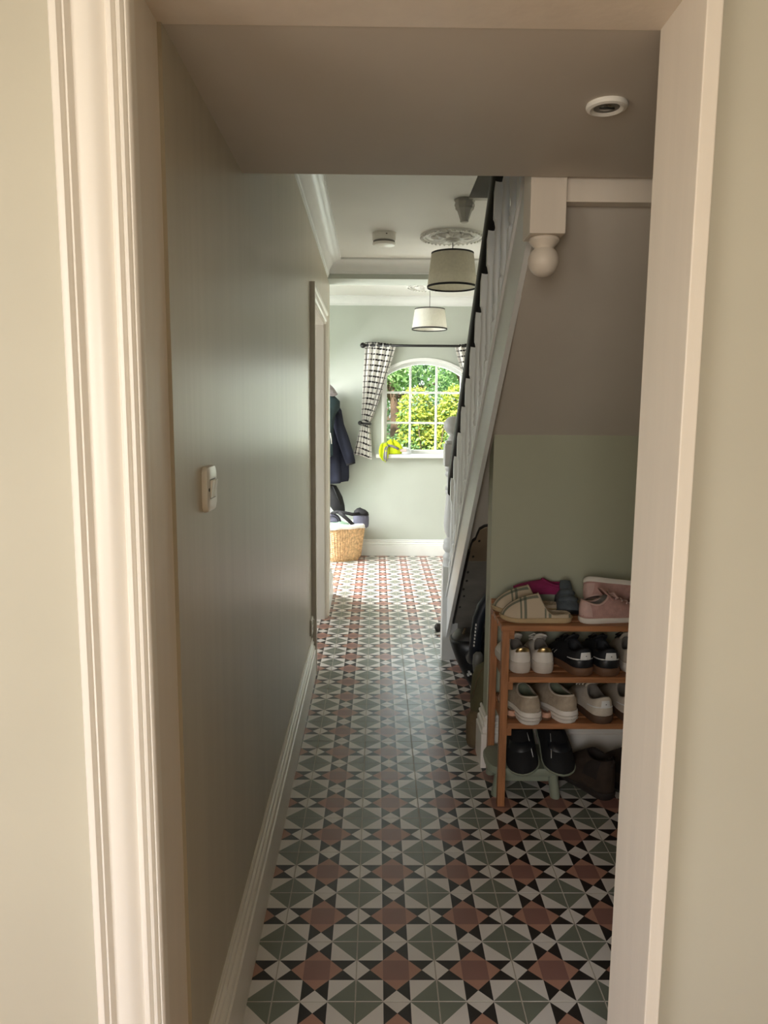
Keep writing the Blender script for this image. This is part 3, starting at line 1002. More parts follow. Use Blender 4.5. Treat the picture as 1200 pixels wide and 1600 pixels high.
# =================================================================== PENDANTS, ROSES, SMOKE ALARM, SPOT
def rose(loc, R, label):
    x, y, z = loc
    r = empty('ceiling_rose', loc, label, 'ceiling rose', 'plaster ceiling roses')
    lathe('disc', [(R, z + 0.002), (R, z - 0.006), (R * 0.985, z - 0.012), (R * 0.95, z - 0.014), (R * 0.93, z - 0.009), (R * 0.90, z - 0.010), (R * 0.88, z - 0.015),
                   (R * 0.85, z - 0.015), (R * 0.83, z - 0.008), (R * 0.74, z - 0.006), (R * 0.72, z - 0.011), (R * 0.69, z - 0.011), (R * 0.67, z - 0.006), (R * 0.3, z - 0.008), (0.001, z - 0.009)], 'plaster_rose', r, 48, (x, y, 0), sharp=30)
    bead_me = None
    # rope beads round the rim
    V, Fc = [], []
    nb_ = 40
    for i in range(nb_):
        a = 2 * PI * i / nb_
        c = Vector((x + R * 0.965 * math.cos(a), y + R * 0.965 * math.sin(a), z - 0.014))
        b = len(V)
        for (dx, dy, dz) in ((1, 0, 0), (0, 1, 0), (-1, 0, 0), (0, -1, 0), (0, 0, -1), (0, 0, 1)):
            V.append(tuple(c + Vector((dx, dy, dz)) * R * 0.055))
        for f in ((0, 1, 4), (1, 2, 4), (2, 3, 4), (3, 0, 4), (1, 0, 5), (2, 1, 5), (3, 2, 5), (0, 3, 5)):
            Fc.append(tuple(b + q for q in f))
    pymesh('beaded_rim', V, Fc, 'plaster_rose', r, True)
    # acanthus leaves
    first = None
    for i in range(10):
        a = 2 * PI * i / 10
        if first is None:
            L_ = []
            for k in range(9):
                t = k / 8
                rr = R * (0.14 + 0.52 * t)
                w = R * 0.17 * math.sin(PI * (0.12 + 0.80 * t)) * (1 + 0.25 * math.cos(t * 6 * PI))
                h = 0.010 + 0.016 * math.sin(PI * t) + 0.008 * t
                L_.append([(rr, -w, -0.004), (rr, -w * 0.55, -h * 0.8), (rr, 0, -h * 0.55), (rr, w * 0.55, -h * 0.8), (rr, w, -0.004)])
            V = [p for q in L_ for p in q]
            Fc = [(k * 5 + j, k * 5 + j + 1, k * 5 + j + 6, k * 5 + j + 5) for k in range(8) for j in range(4)]
            me_o = pymesh('acanthus_leaf', V, Fc, 'plaster_rose', r, True)
            first = me_o.data
            ob = me_o
        else:
            ob = link('acanthus_leaf', first, r)
        ob.location = (x, y, z - 0.005)
        ob.rotation_euler = (0, 0, a)
    lathe('boss', [(R * 0.24, z - 0.006), (R * 0.25, z - 0.018), (R * 0.21, z - 0.026), (R * 0.20, z - 0.034), (R * 0.12, z - 0.040), (0.004, z - 0.041)], 'plaster_rose', r, 20, (x, y, 0))
    return r


def pendant(loc, ztop_ceiling, rb, rt, zb, zt, m, label):
    x, y = loc
    p = empty('pendant_lamp', (x, y, zb), label, 'lamp', 'drum shade pendant lamps')
    tube('cord', [(x, y, ztop_ceiling - 0.03), (x, y, zt - 0.03)], 0.0025, 'dark_slot', p, 6)
    n = 40
    th = 0.0025
    rings = []
    for (r, z) in ((rb, zb), (rt, zt), (rt - th, zt), (rb - th, zb)):
        rings.append([(x + r * math.cos(2 * PI * j / n), y + r * math.sin(2 * PI * j / n), z) for j in range(n)])
    rings.append(rings[0])
    sh = loft('lamp_shade', rings, m, p, True, cap0=False, cap1=False, sharp=40)
    for (r, z, hgt) in ((rb + 0.001, zb - 0.001, 0.012), (rt + 0.001, zt - 0.010, 0.011)):
        rr = []
        for (ra, za) in ((r, z), (r, z + hgt), (r - 0.0045, z + hgt), (r - 0.0045, z)):
            rr.append([(x + ra * math.cos(2 * PI * j / n), y + ra * math.sin(2 * PI * j / n), za) for j in range(n)])
        rr.append(rr[0])
        loft('trim_band', rr, 'black_trim', sh, True, cap0=False, cap1=False, sharp=40)
    lathe('lamp_holder', [(0.006, zt + 0.01), (0.018, zt), (0.020, zt - 0.05), (0.016, zt - 0.055)], 'plastic_white', p, 14, (x, y, 0))
    lathe('bulb', [(0.014, zt - 0.05), (0.016, zt - 0.065), (0.030, zt - 0.10), (0.029, zt - 0.12), (0.018, zt - 0.138), (0.002, zt - 0.143)], 'bulb_glass', p, 16, (x, y, 0))
    for a in (0, 2 * PI / 3, 4 * PI / 3):
        tube('spider_arm', [(x, y, zt - 0.02), (x + rt * 0.99 * math.cos(a), y + rt * 0.99 * math.sin(a), zt - 0.012)], 0.0018, 'plastic_white', p, 6)
    return p


rose((0.443, 4.54, 2.46), 0.192, 'round plaster rose with carved leaves above the lamp beside the smoke alarm')
pendant((0.447, 4.54), 2.46, 0.150, 0.127, 2.155, 2.358, 'shade_linen', 'greige drum lamp shade with black trim near the smoke alarm')
rose((0.452, 6.52, 2.50), 0.205, 'white plaster rose above the lamp in the lobby beyond the beam')
pendant((0.452, 6.52), 2.50, 0.155, 0.131, 2.130, 2.306, 'shade_white', 'white drum lamp shade with black trim in front of the arched window')

sx_, sy_ = 0.034, 4.50
sa = empty('smoke_alarm', (sx_, sy_, 2.46), 'round white smoke alarm on the hall ceiling', 'smoke alarm')
lathe('base', [(0.072, 2.461), (0.072, 2.452), (0.070, 2.450), (0.070, 2.418), (0.066, 2.414)], 'plastic_white', sa, 32, (sx_, sy_, 0), sharp=30)
lathe('vent_ring', [(0.066, 2.416), (0.064, 2.412), (0.064, 2.404), (0.066, 2.402)], 'plastic_grey', sa, 32, (sx_, sy_, 0), sharp=30)
lathe('cover', [(0.068, 2.403), (0.068, 2.396), (0.062, 2.389), (0.045, 2.385), (0.002, 2.384)], 'plastic_white', sa, 32, (sx_, sy_, 0), sharp=30)
box('indicator', sx_ + 0.010, sx_ + 0.018, sy_ - 0.0720, sy_ - 0.068, 2.440, 2.445, 'dark_slot', sa)

px_, py_ = 0.421, 1.430
sp = empty('ceiling_spotlight', (px_, py_, 1.966), 'round white recessed spotlight in the low ceiling', 'spotlight')
lathe('bezel', [(0.037, 1.967), (0.038, 1.963), (0.036, 1.959), (0.030, 1.957), (0.024, 1.960), (0.0225, 1.967)], 'plastic_white', sp, 32, (px_, py_, 0))
lathe('reflector', [(0.0235, 1.961), (0.020, 1.9655), (0.002, 1.9658)], 'plastic_grey', sp, 24, (px_, py_, 0))
lathe('bulb', [(0.016, 1.9655), (0.016, 1.962), (0.012, 1.960), (0.002, 1.9595)], 'chrome', sp, 20, (px_, py_, 0))
tube('spring_clip', [(px_ - 0.014, py_, 1.9598), (px_, py_ - 0.004, 1.9585), (px_ + 0.014, py_, 1.9598)], 0.0016, 'dark_slot', sp, 6)


# =================================================================== SWITCH, SOCKET (on the left wall)
def on_left_wall(name, y, z, label, cat):
    o = empty(name, (0, 0, 0), label, cat, local=True)
    o.matrix_basis = Matrix.Translation(WL) @ Matrix.Rotation(WR, 4, 'Z') @ Matrix.Translation((0, y - WL[1], z))
    return o


sw = on_left_wall('light_switch', 1.382, 1.254, 'white plastic light switch on the sage green wall', 'light switch')
rings = []
for (x, k) in ((0.0, 1.0), (0.006, 1.0), (0.0095, 0.965), (0.011, 0.86)):
    h = 0.043 * k
    ring = []
    for j in range(24):
        a = 2 * PI * (j + 0.5) / 24
        c, s_ = math.cos(a), math.sin(a)
        q = (abs(c) ** 7 + abs(s_) ** 7) ** (-1 / 7)
        ring.append((x, c * q * h, s_ * q * h))
    rings.append(ring)
loft('plate', rings, 'plastic_white', sw, True, sharp=45)
for dy in (-0.012, 0.012):
    rk = pymesh('rocker', [(0.0105, dy - 0.010, -0.017), (0.0105, dy + 0.010, -0.017), (0.0105, dy + 0.010, 0.017), (0.0105, dy - 0.010, 0.017),
                           (0.0125, dy - 0.0095, -0.0165), (0.0125, dy + 0.0095, -0.0165), (0.0165, dy + 0.0095, 0.0165), (0.0165, dy - 0.0095, 0.0165)],
                [(0, 1, 2, 3), (4, 5, 6, 7), (0, 1, 5, 4), (1, 2, 6, 5), (2, 3, 7, 6), (3, 0, 4, 7)], 'plastic_white', sw)
boxes('rocker_gap', [(0.0108, 0.0114, -0.0235, 0.0235, -0.0185, 0.0185)], 'plastic_grey', sw)
for dy in (-0.031, 0.031):
    lathe('screw', [(0.0035, 0.0095), (0.0035, 0.0116), (0.001, 0.0118)], 'dark_slot', sw, 10, (0, dy, 0), axis='X')

so = on_left_wall('wall_socket', 3.70, 0.292, 'white electric socket low on the wall by the skirting', 'socket')
so_p = boxes('plate', [(0, 0.010, -0.043, 0.043, -0.043, 0.043)], 'plastic_white', so, bevel=0.003)
boxes('pin_slot', [(0.0098, 0.0106, -0.003, 0.003, 0.008, 0.018)], 'dark_slot', so)
for dy in (-0.011, 0.011):
    boxes('pin_slot', [(0.0098, 0.0106, dy - 0.004, dy + 0.004, -0.014, -0.010)], 'dark_slot', so)
boxes('rocker', [(0.0095, 0.015, 0.016, 0.028, 0.014, 0.032)], 'plastic_white', so, bevel=0.001)


# =================================================================== COATS, BASKET
rail = empty('coat_rail', (-0.75, HF - 0.01, 1.66), 'wooden coat rail with hooks on the lobby wall behind the coats', 'coat rail')
box('board', -1.15, -0.50, HF - 0.022, HF, 1.62, 1.70, 'cool_white', rail, 0.004)
hooks = [-1.0, -0.75, -0.52]
for x in hooks:
    tube('hook', [(x, HF - 0.015, 1.67), (x, HF - 0.05, 1.665), (x, HF - 0.075, 1.68), (x, HF - 0.08, 1.70)], 0.006, 'rail_black', rail, 8)


def garment(name, cx, cy, levels, m, parent, folds=7, seed=0, amp=0.10):
    """levels: (z, dx, rx, ry)"""
    rings = []
    n = 48
    for (z, dx, rx, ry) in levels:
        ring = []
        for j in range(n):
            a = 2 * PI * j / n
            f = 1 + amp * math.sin(folds * a + seed + z * 2.0) * sm(levels[0][0], levels[-1][0], z) + 0.5 * amp * math.sin(3 * a + seed * 2 + z * 6)
            ring.append((cx + dx + rx * f * math.cos(a), cy + ry * f * math.sin(a), z + 0.012 * math.sin(2 * a + seed)))
        rings.append(ring)
    return loft(name, rings, m, parent, True)


cy_ = HF - 0.13
c1 = empty('coat', (-0.52, cy_, 0.75), 'long navy coat hanging from a hook above the woven basket', 'coat')
garment('body', -0.52, cy_, [(1.60, 0.02, .02, .02), (1.56, 0.02, .07, .05), (1.50, 0.02, .12, .07), (1.42, 0.03, .155, .085), (1.30, 0.03, .17, .09), (1.10, 0.03, .185, .095), (0.90, 0.03, .20, .10), (0.78, 0.03, .205, .105), (0.745, 0.03, .20, .10)], 'coat_navy', c1, 8, 1.0)
tube('sleeve', [(-0.41, cy_ - 0.05, 1.43), (-0.375, cy_ - 0.07, 1.32), (-0.325, cy_ - 0.08, 1.17), (-0.275, cy_ - 0.085, 1.02), (-0.250, cy_ - 0.085, 0.935)], [(.035, .04), (.050, .05), (.058, .055), (.056, .052), (.050, .046)], 'coat_navy', c1, 16)
tube('cuff', [(-0.256, cy_ - 0.085, 0.952), (-0.246, cy_ - 0.085, 0.918)], [(.049, .046), (.047, .044)], 'coat_black', c1, 16)
c2 = empty('jacket', (-0.50, cy_ - 0.20, 1.05), 'dark teal hooded jacket hanging over the navy coat', 'jacket')
garment('body', -0.54, cy_ - 0.20, [(1.58, 0.03, .03, .03), (1.55, 0.05, .09, .06), (1.50, 0.07, .12, .08), (1.44, 0.065, .125, .085), (1.38, 0.035, .115, .075), (1.25, 0.01, .125, .07), (1.10, 0.0, .13, .07), (1.0, 0.0, .13, .07)], 'coat_teal', c2, 6, 2.2)
tube('zip_pull', [(-0.428, cy_ - 0.285, 1.22), (-0.420, cy_ - 0.287, 1.16), (-0.418, cy_ - 0.287, 1.12)], 0.004, 'pewter', c2, 6)
c3 = empty('woollen_hat', (-0.49, cy_ - 0.2, 1.57), 'grey woollen hat on top of the teal jacket', 'hat')
garment('crown', -0.485, cy_ - 0.2, [(1.665, 0.0, .015, .02), (1.65, 0.005, .05, .05), (1.62, 0.012, .075, .065), (1.585, 0.02, .09, .075), (1.565, 0.022, .085, .07)], 'grey_wool', c3, 12, 0.3, 0.04)
tube('brim', [(-0.465 + 0.088 * math.cos(a), cy_ - 0.2 + 0.073 * math.sin(a), 1.575) for a in np.linspace(0, 2 * PI, 24)], 0.010, 'grey_wool', c3, 8)
c4 = empty('shoulder_bag', (-0.44, cy_ - 0.12, 0.5), 'black fabric bag hanging below the coats above the basket', 'bag')
rings = []
for (z, cx, w, d) in ((0.722, -0.475, .035, .02), (0.71, -0.465, .075, .035), (0.66, -0.445, .085, .045), (0.60, -0.42, .09, .05), (0.52, -0.385, .075, .05), (0.47, -0.365, .060, .04), (0.455, -0.36, .05, .03)):
    rings.append([(cx + w * math.cos(2 * PI * j / 20), cy_ - 0.02 + d * math.sin(2 * PI * j / 20), z) for j in range(20)])
loft('body', rings, 'coat_black', c4, True)
tube('strap', [(-0.47, cy_ - 0.02, 0.715), (-0.475, cy_ + 0.05, 0.735), (-0.48, HF - 0.03, 0.735), (-0.485, HF + 0.001, 0.725)], (0.012, 0.005), 'coat_black', c4, 8)
tube('hem_strap', [(-0.42, cy_ - 0.066, 0.71), (-0.39, cy_ - 0.075, 0.64), (-0.345, cy_ - 0.068, 0.53)], (0.010, 0.006), 'coat_black', c4, 8)

# woven basket, rounded square plan, turned on the floor
bcx, bcy, brz = -0.335, 6.93, math.radians(28)
bk = empty('laundry_basket', (bcx, bcy, 0), 'woven seagrass basket with white cotton liner on the tiled floor', 'basket')


def rr_pt(a, hw, hd, p=5.0):
    c, s_ = math.cos(a), math.sin(a)
    q = (abs(c) ** p + abs(s_) ** p) ** (-1 / p)
    return hw * c * q, hd * s_ * q


def bk_pt(a, z, off=0.0, p=5.0):
    t = z / 0.335
    hw, hd = 0.150 + 0.040 * t + off, 0.130 + 0.035 * t + off
    hw *= (1 - 0.12 * sm(0.05, 0.0, z))
    hd *= (1 - 0.12 * sm(0.05, 0.0, z))
    x, y = rr_pt(a, hw, hd, p)
    return (bcx + x * math.cos(brz) - y * math.sin(brz), bcy + x * math.sin(brz) + y * math.cos(brz), z)


rings = []
nrow, ncol = 36, 200
for k in range(nrow + 1):
    z = 0.335 * k / nrow
    rings.append([bk_pt(2 * PI * j / ncol, z, 0.006 * abs(math.sin(PI * j / 4)) + 0.004 * (1 if (k + j // 4) % 2 else 0)) for j in range(ncol)])
for k, z in enumerate((0.335, 0.1)):
    rings.append([bk_pt(2 * PI * j / ncol, z, -0.012) for j in range(ncol)])
loft('woven_body', rings, 'seagrass', bk, False)
rings = []
for (z, off) in ((0.318, 0.014), (0.322, 0.016), (0.345, 0.017), (0.358, 0.012), (0.360, 0.0), (0.352, -0.012), (0.25, -0.016)):
    rings.append([tuple(Vector(bk_pt(2 * PI * j / 80, min(z, 0.335), off + 0.003 * math.sin(j * 1.7))) + Vector((0, 0, z - min(z, 0.335) + 0.003 * math.sin(j * 0.6)))) for j in range(80)])
loft('cotton_liner', rings, 'liner_cotton', bk, True, cap0=False, cap1=True)
# things lying in the basket
gc = empty('green_cloth', (-0.42, 6.86, 0.33), 'pale mint green cloth bundled in the woven basket', 'cloth')
rings = []
for k in range(8):
    t = k / 7
    r = 0.11 * math.cos(t * PI / 2 * 0.98)
    rings.append([(-0.40 + (r * 1.25 + 0.012 * math.sin(5 * a + 3 * t)) * math.cos(a), 6.88 + (r * 0.8) * math.sin(a), 0.325 + 0.068 * math.sin(t * PI / 2) + 0.008 * math.sin(4 * a + 8 * t)) for a in [2 * PI * j / 28 for j in range(28)]])
loft('bundle', rings, 'cloth_mint', gc, True)
rk_ = empty('rucksack', (-0.22, 6.92, 0.34), 'slate grey rucksack with black straps lying in the woven basket', 'bag')
rings = []
for (z, s_) in ((0.315, .05), (0.33, .068), (0.36, .072), (0.42, .072), (0.46, .062), (0.485, .035), (0.492, .008)):
    rings.append([(-0.150 + s_ * 1.05 * math.copysign(abs(math.cos(a)) ** 0.7, math.cos(a)), 6.92 + s_ * 0.9 * math.sin(a), z - 0.008 * math.cos(a)) for a in [2 * PI * j / 24 for j in range(24)]])
loft('body', rings, 'bag_slate', rk_, True)
rings = []
for (z, s_) in ((0.440, .070), (0.468, .064), (0.490, .040), (0.500, .010)):
    rings.append([(-0.148 + s_ * 1.05 * math.copysign(abs(math.cos(a)) ** 0.7, math.cos(a)), 6.915 + s_ * 0.95 * math.sin(a), z - 0.008 * math.cos(a)) for a in [2 * PI * j / 24 for j in range(24)]])
loft('lid', rings, 'coat_black', rk_, True)
tube('strap', [(-0.43, 6.82, 0.46), (-0.38, 6.80, 0.478), (-0.30, 6.80, 0.470), (-0.23, 6.81, 0.455), (-0.16, 6.84, 0.455)], (0.004, 0.016), 'coat_black', rk_, 8)
tube('strap', [(-0.36, 6.80, 0.475), (-0.31, 6.79, 0.44), (-0.26, 6.79, 0.395), (-0.22, 6.80, 0.355)], (0.004, 0.018), 'coat_black', rk_, 8)
sl_ = empty('striped_bag', (-0.43, 6.84, 0.36), 'grey bag with black piping curled in the woven basket', 'bag')
rings = []
for k in range(9):
    t = k / 8
    r = 0.085 * math.cos(t * PI / 2 * 0.97)
    rings.append([(-0.425 + r * math.cos(a), 6.86 + r * 0.5 * math.sin(a), 0.375 + 0.085 * math.sin(t * PI / 2)) for a in [2 * PI * j / 24 for j in range(24)]])
loft('body', rings, 'bag_slate', sl_, True)
for s_ in (0.75, 0.95, 1.05):
    tube('piping', [(-0.43 + 0.088 * s_ * math.cos(a), 6.86 - 0.046, 0.375 + 0.085 * s_ * math.sin(a)) for a in np.linspace(0.1, 2.2, 12)], 0.004, 'coat_black', sl_, 6)

# =================================================================== ON THE SILL
hv = empty('high_visibility_vest', (0.11, HF - 0.06, 1.01), 'bright yellow vest with grey reflective strips draped over the window sill', 'vest')


def cloth_sheet(name, path, widths, m, parent, seed=0.0, amp=0.010, n=14):
    """a strip of cloth following path [(x,y,z)], width along x with ripples"""
    V, Fc = [], []
    for k, ((x, y, z), w) in enumerate(zip(path, widths)):
        for i in range(n + 1):
            t = i / n - 0.5
            d = amp * math.sin(9 * t + seed + k * 0.8)
            V.append((x + w * t, y + d - 0.3 * abs(d), z + d * 0.9))
    for k in range(len(path) - 1):
        for i in range(n):
            a = k * (n + 1) + i
            Fc.append((a, a + 1, a + n + 2, a + n + 1))
    o = pymesh(name, V, Fc, m, parent, True)
    s_ = o.modifiers.new('thickness', 'SOLIDIFY')
    s_.thickness = 0.004
    return o


rings = []
for k in range(9):
    t = k / 8
    r = math.cos(t * PI / 2 * 0.96)
    rings.append([(0.145 + 0.098 * r * math.cos(a) * (1 + 0.16 * math.sin(4 * a + 5 * t)), HF - 0.045 + 0.040 * r * math.sin(a), 1.012 + 0.118 * math.sin(t * PI / 2) * (1 + 0.22 * math.sin(3 * a + 1))) for a in [2 * PI * j / 30 for j in range(30)]])
loft('bundle', rings, 'hi_vis', hv, True)
cloth_sheet('flap', [(0.080, HF - 0.050, 1.115), (0.068, HF - 0.090, 1.10), (0.062, HF - 0.110, 1.05), (0.066, HF - 0.112, 1.0), (0.076, HF - 0.112, 0.965), (0.082, HF - 0.11, 0.945)], [0.05, 0.075, 0.09, 0.085, 0.06, 0.03], 'hi_vis', hv, 0.4)
cloth_sheet('reflective_strip', [(0.105, HF - 0.094, 1.098), (0.085, HF - 0.112, 1.07), (0.078, HF - 0.124, 1.02), (0.078, HF - 0.124, 0.98), (0.085, HF - 0.120, 0.945)], [0.02, 0.032, 0.034, 0.038, 0.03], 'reflective_grey', hv, 1.0, 0.005, 6)
tube('reflective_strip', [(0.10, HF - 0.088, 1.095), (0.14, HF - 0.094, 1.092), (0.18, HF - 0.088, 1.075), (0.21, HF - 0.075, 1.06)], (0.004, 0.012), 'reflective_grey', hv, 8)
cb = empty('plastic_bag', (0.24, HF - 0.03, 1.01), 'clear plastic bag with pink packet beside the yellow vest on the sill', 'bag')
rings = []
for (z, s_) in ((1.010, .06), (1.022, .066), (1.045, .062), (1.066, .05), (1.078, .02)):
    rings.append([(0.262 + s_ * 1.05 * math.cos(a) * (1 + 0.08 * math.sin(5 * a)), HF - 0.015 + s_ * 0.55 * math.sin(a), z) for a in [2 * PI * j / 24 for j in range(24)]])
loft('film', rings, 'clear_bag', cb, True)
box('packet', 0.215, 0.285, HF - 0.060, HF - 0.040, 1.035, 1.062, 'paper_pink', cb, 0.004)

# =================================================================== UNDER THE STAIRS
VY = 3.62
vc = empty('vacuum_cleaner', (0.56, VY, 0), 'black vacuum cleaner with curved hose under the stairs', 'vacuum cleaner')
rings = []
for (z, x0, x1, d) in ((0.0, 0.505, 0.72, .07), (0.02, 0.480, 0.74, .09), (0.06, 0.455, 0.75, .095), (0.13, 0.420, 0.75, .10), (0.21, 0.390, 0.745, .10), (0.25, 0.379, 0.74, .095), (0.262, 0.383, 0.73, .08)):
    cx, hw = (x0 + x1) / 2, (x1 - x0) / 2
    rings.append([(cx + hw * math.copysign(abs(math.cos(a)) ** 0.6, math.cos(a)), VY + d * math.copysign(abs(math.sin(a)) ** 0.6, math.sin(a)), z) for a in [2 * PI * j / 28 for j in range(28)]])
loft('body', rings, 'vac_black', vc, True, sharp=60)
rings = []
for (z, x0, x1, d) in ((0.261, 0.392, 0.66, .075), (0.276, 0.400, 0.65, .07), (0.295, 0.415, 0.62, .06), (0.302, 0.43, 0.60, .04)):
    cx, hw = (x0 + x1) / 2, (x1 - x0) / 2
    rings.append([(cx + hw * math.copysign(abs(math.cos(a)) ** 0.6, math.cos(a)), VY + d * math.copysign(abs(math.sin(a)) ** 0.6, math.sin(a)), z) for a in [2 * PI * j / 28 for j in range(28)]])
loft('lid', rings, 'dark_edge', vc, True, sharp=60)
tube('lid_catch', [(0.44, VY - 0.07, 0.30), (0.445, VY - 0.075, 0.318), (0.448, VY - 0.07, 0.330)], 0.006, 'khaki_canvas', vc, 8)
HY = 3.30
hose = tube('hose', [(0.60, HY, 0.575), (0.555, HY, 0.57), (0.525, HY, 0.548), (0.498, HY, 0.505), (0.482, HY, 0.455), (0.473, HY, 0.39), (0.469, HY, 0.33), (0.468, HY + 0.03, 0.27), (0.47, HY + 0.12, 0.215), (0.48, VY - 0.07, 0.19)], [.026, .028, .029, .030, .030, .030, .029, .028, .028, .028], 'vac_navy', vc, 16)
for k in range(7):
    zz = 0.325 + k * 0.0165
    box('hose_lettering', 0.4540 + k * 0.0012, 0.4600 + k * 0.0012, HY - 0.0285, HY - 0.0245, zz, zz + 0.010, 'mark_white', hose)
rings = []
for (z, s_) in ((0.195, .010), (0.205, .022), (0.245, .026), (0.285, .024), (0.30, .012)):
    rings.append([(0.478 + s_ * math.cos(a), HY - 0.028 + s_ * 0.6 * math.sin(a), z) for a in [2 * PI * j / 16 for j in range(16)]])
loft('handle_grip', rings, 'plastic_grey', vc, True)
for (dx, dz) in ((0, 0), (0.012, 0.006), (0.004, 0.016)):
    box('badge', 0.462 + dx, 0.472 + dx, VY - 0.103, VY - 0.080, 0.090 + dz, 0.098 + dz, 'mark_white', vc, 0.001)

ob_ = empty('canvas_bag', (0.47, 2.98, 0), 'olive canvas bag slumped on the tiles beside the skirting', 'bag')
rings = []
for (z, x0, x1, d) in ((0.0, 0.425, 0.60, .07), (0.04, 0.415, 0.62, .085), (0.12, 0.410, 0.62, .09), (0.20, 0.408, 0.62, .085), (0.28, 0.415, 0.60, .075), (0.325, 0.43, 0.58, .06), (0.345, 0.46, 0.55, .03)):
    cx, hw = (x0 + x1) / 2, (x1 - x0) / 2
    rings.append([(cx + hw * math.cos(a) * (1 + 0.02 * math.sin(5 * a + 20 * z)), 2.995 + d * math.sin(a), z) for a in [2 * PI * j / 28 for j in range(28)]])
loft('body', rings, 'olive_canvas', ob_, True)
rings = []
for (z, s_) in ((0.0, .040), (0.02, .048), (0.08, .050), (0.125, .046), (0.145, .030)):
    rings.append([(0.428 + s_ * 0.85 * math.cos(a), 2.945 + s_ * math.sin(a), z) for a in [2 * PI * j / 20 for j in range(20)]])
loft('front_pocket', rings, 'khaki_canvas', ob_, True)
tube('seam', [(0.414, 2.965, 0.20), (0.418, 2.945, 0.24), (0.426, 2.942, 0.285), (0.442, 2.946, 0.325), (0.462, 2.955, 0.345)], 0.003, 'khaki_canvas', ob_, 6)

dk = empty('door_stop', (0.404, 4.58, 0), 'small dark round door stop on the floor behind the newel post', 'door stop')
lathe('body', [(0.016, 0.004), (0.022, 0.012), (0.024, 0.026), (0.022, 0.040), (0.014, 0.050), (0.002, 0.053)], 'dark_edge', dk, 16, (0.404, 4.58, 0))
lathe('base_ring', [(0.020, 0.0), (0.021, 0.004), (0.018, 0.007)], 'rail_black', dk, 16, (0.404, 4.58, 0))

# =================================================================== SHOE RACK
KX0, KX1, KY0, KY1 = 0.440, 1.16, 2.435, 2.725
rackT = [0.675, 0.490, 0.320]
rk = empty('shoe_rack', (0.8, 2.58, 0), 'orange brown slatted wooden shoe rack against the sage wall', 'shoe rack')
for x in (KX0, KX1 - 0.026):
    box('leg', x, x + 0.026, KY0 + 0.012, KY0 + 0.040, 0, rackT[0] - 0.022, 'rack_wood_leg', rk, 0.002)
    box('leg', x, x + 0.026, KY1 - 0.030, KY1, 0, rackT[0] + 0.022, 'rack_wood_leg', rk, 0.002)
    for z in rackT:
        box('side_rail', x + 0.026 if x < 0.8 else x - 0.018, x + 0.044 if x < 0.8 else x, KY0 + 0.02, KY1 - 0.005, z - 0.055, z - 0.021, 'rack_wood', rk, 0.002)
for z in rackT:
    w, g = 0.044, 0.0175
    y = KY0
    x0 = KX0 - 0.006 if z == rackT[0] else KX0 + 0.026
    x1 = KX1 + 0.006 if z == rackT[0] else KX1 - 0.026
    while y + w <= KY1 + 0.003:
        yy1 = y + w
        xa, xb = x0, x1
        if z == rackT[0] and yy1 > KY1 - 0.032:
            xa, xb = KX0 + 0.027, KX1 - 0.027
        box('slat', xa, xb, y, yy1, z - 0.021, z, 'rack_wood', rk, 0.003)
        y += w + g


# =================================================================== SHOES
WT = [(0, 0.0), (0.015, 0.19), (0.05, 0.30), (0.12, 0.365), (0.25, 0.38), (0.40, 0.385), (0.55, 0.425), (0.70, 0.46), (0.80, 0.45), (0.88, 0.385), (0.94, 0.28), (0.98, 0.165), (1.0, 0.0)]


def halfw(t):
    return float(np.interp(t, [a for a, b in WT], [b for a, b in WT]))


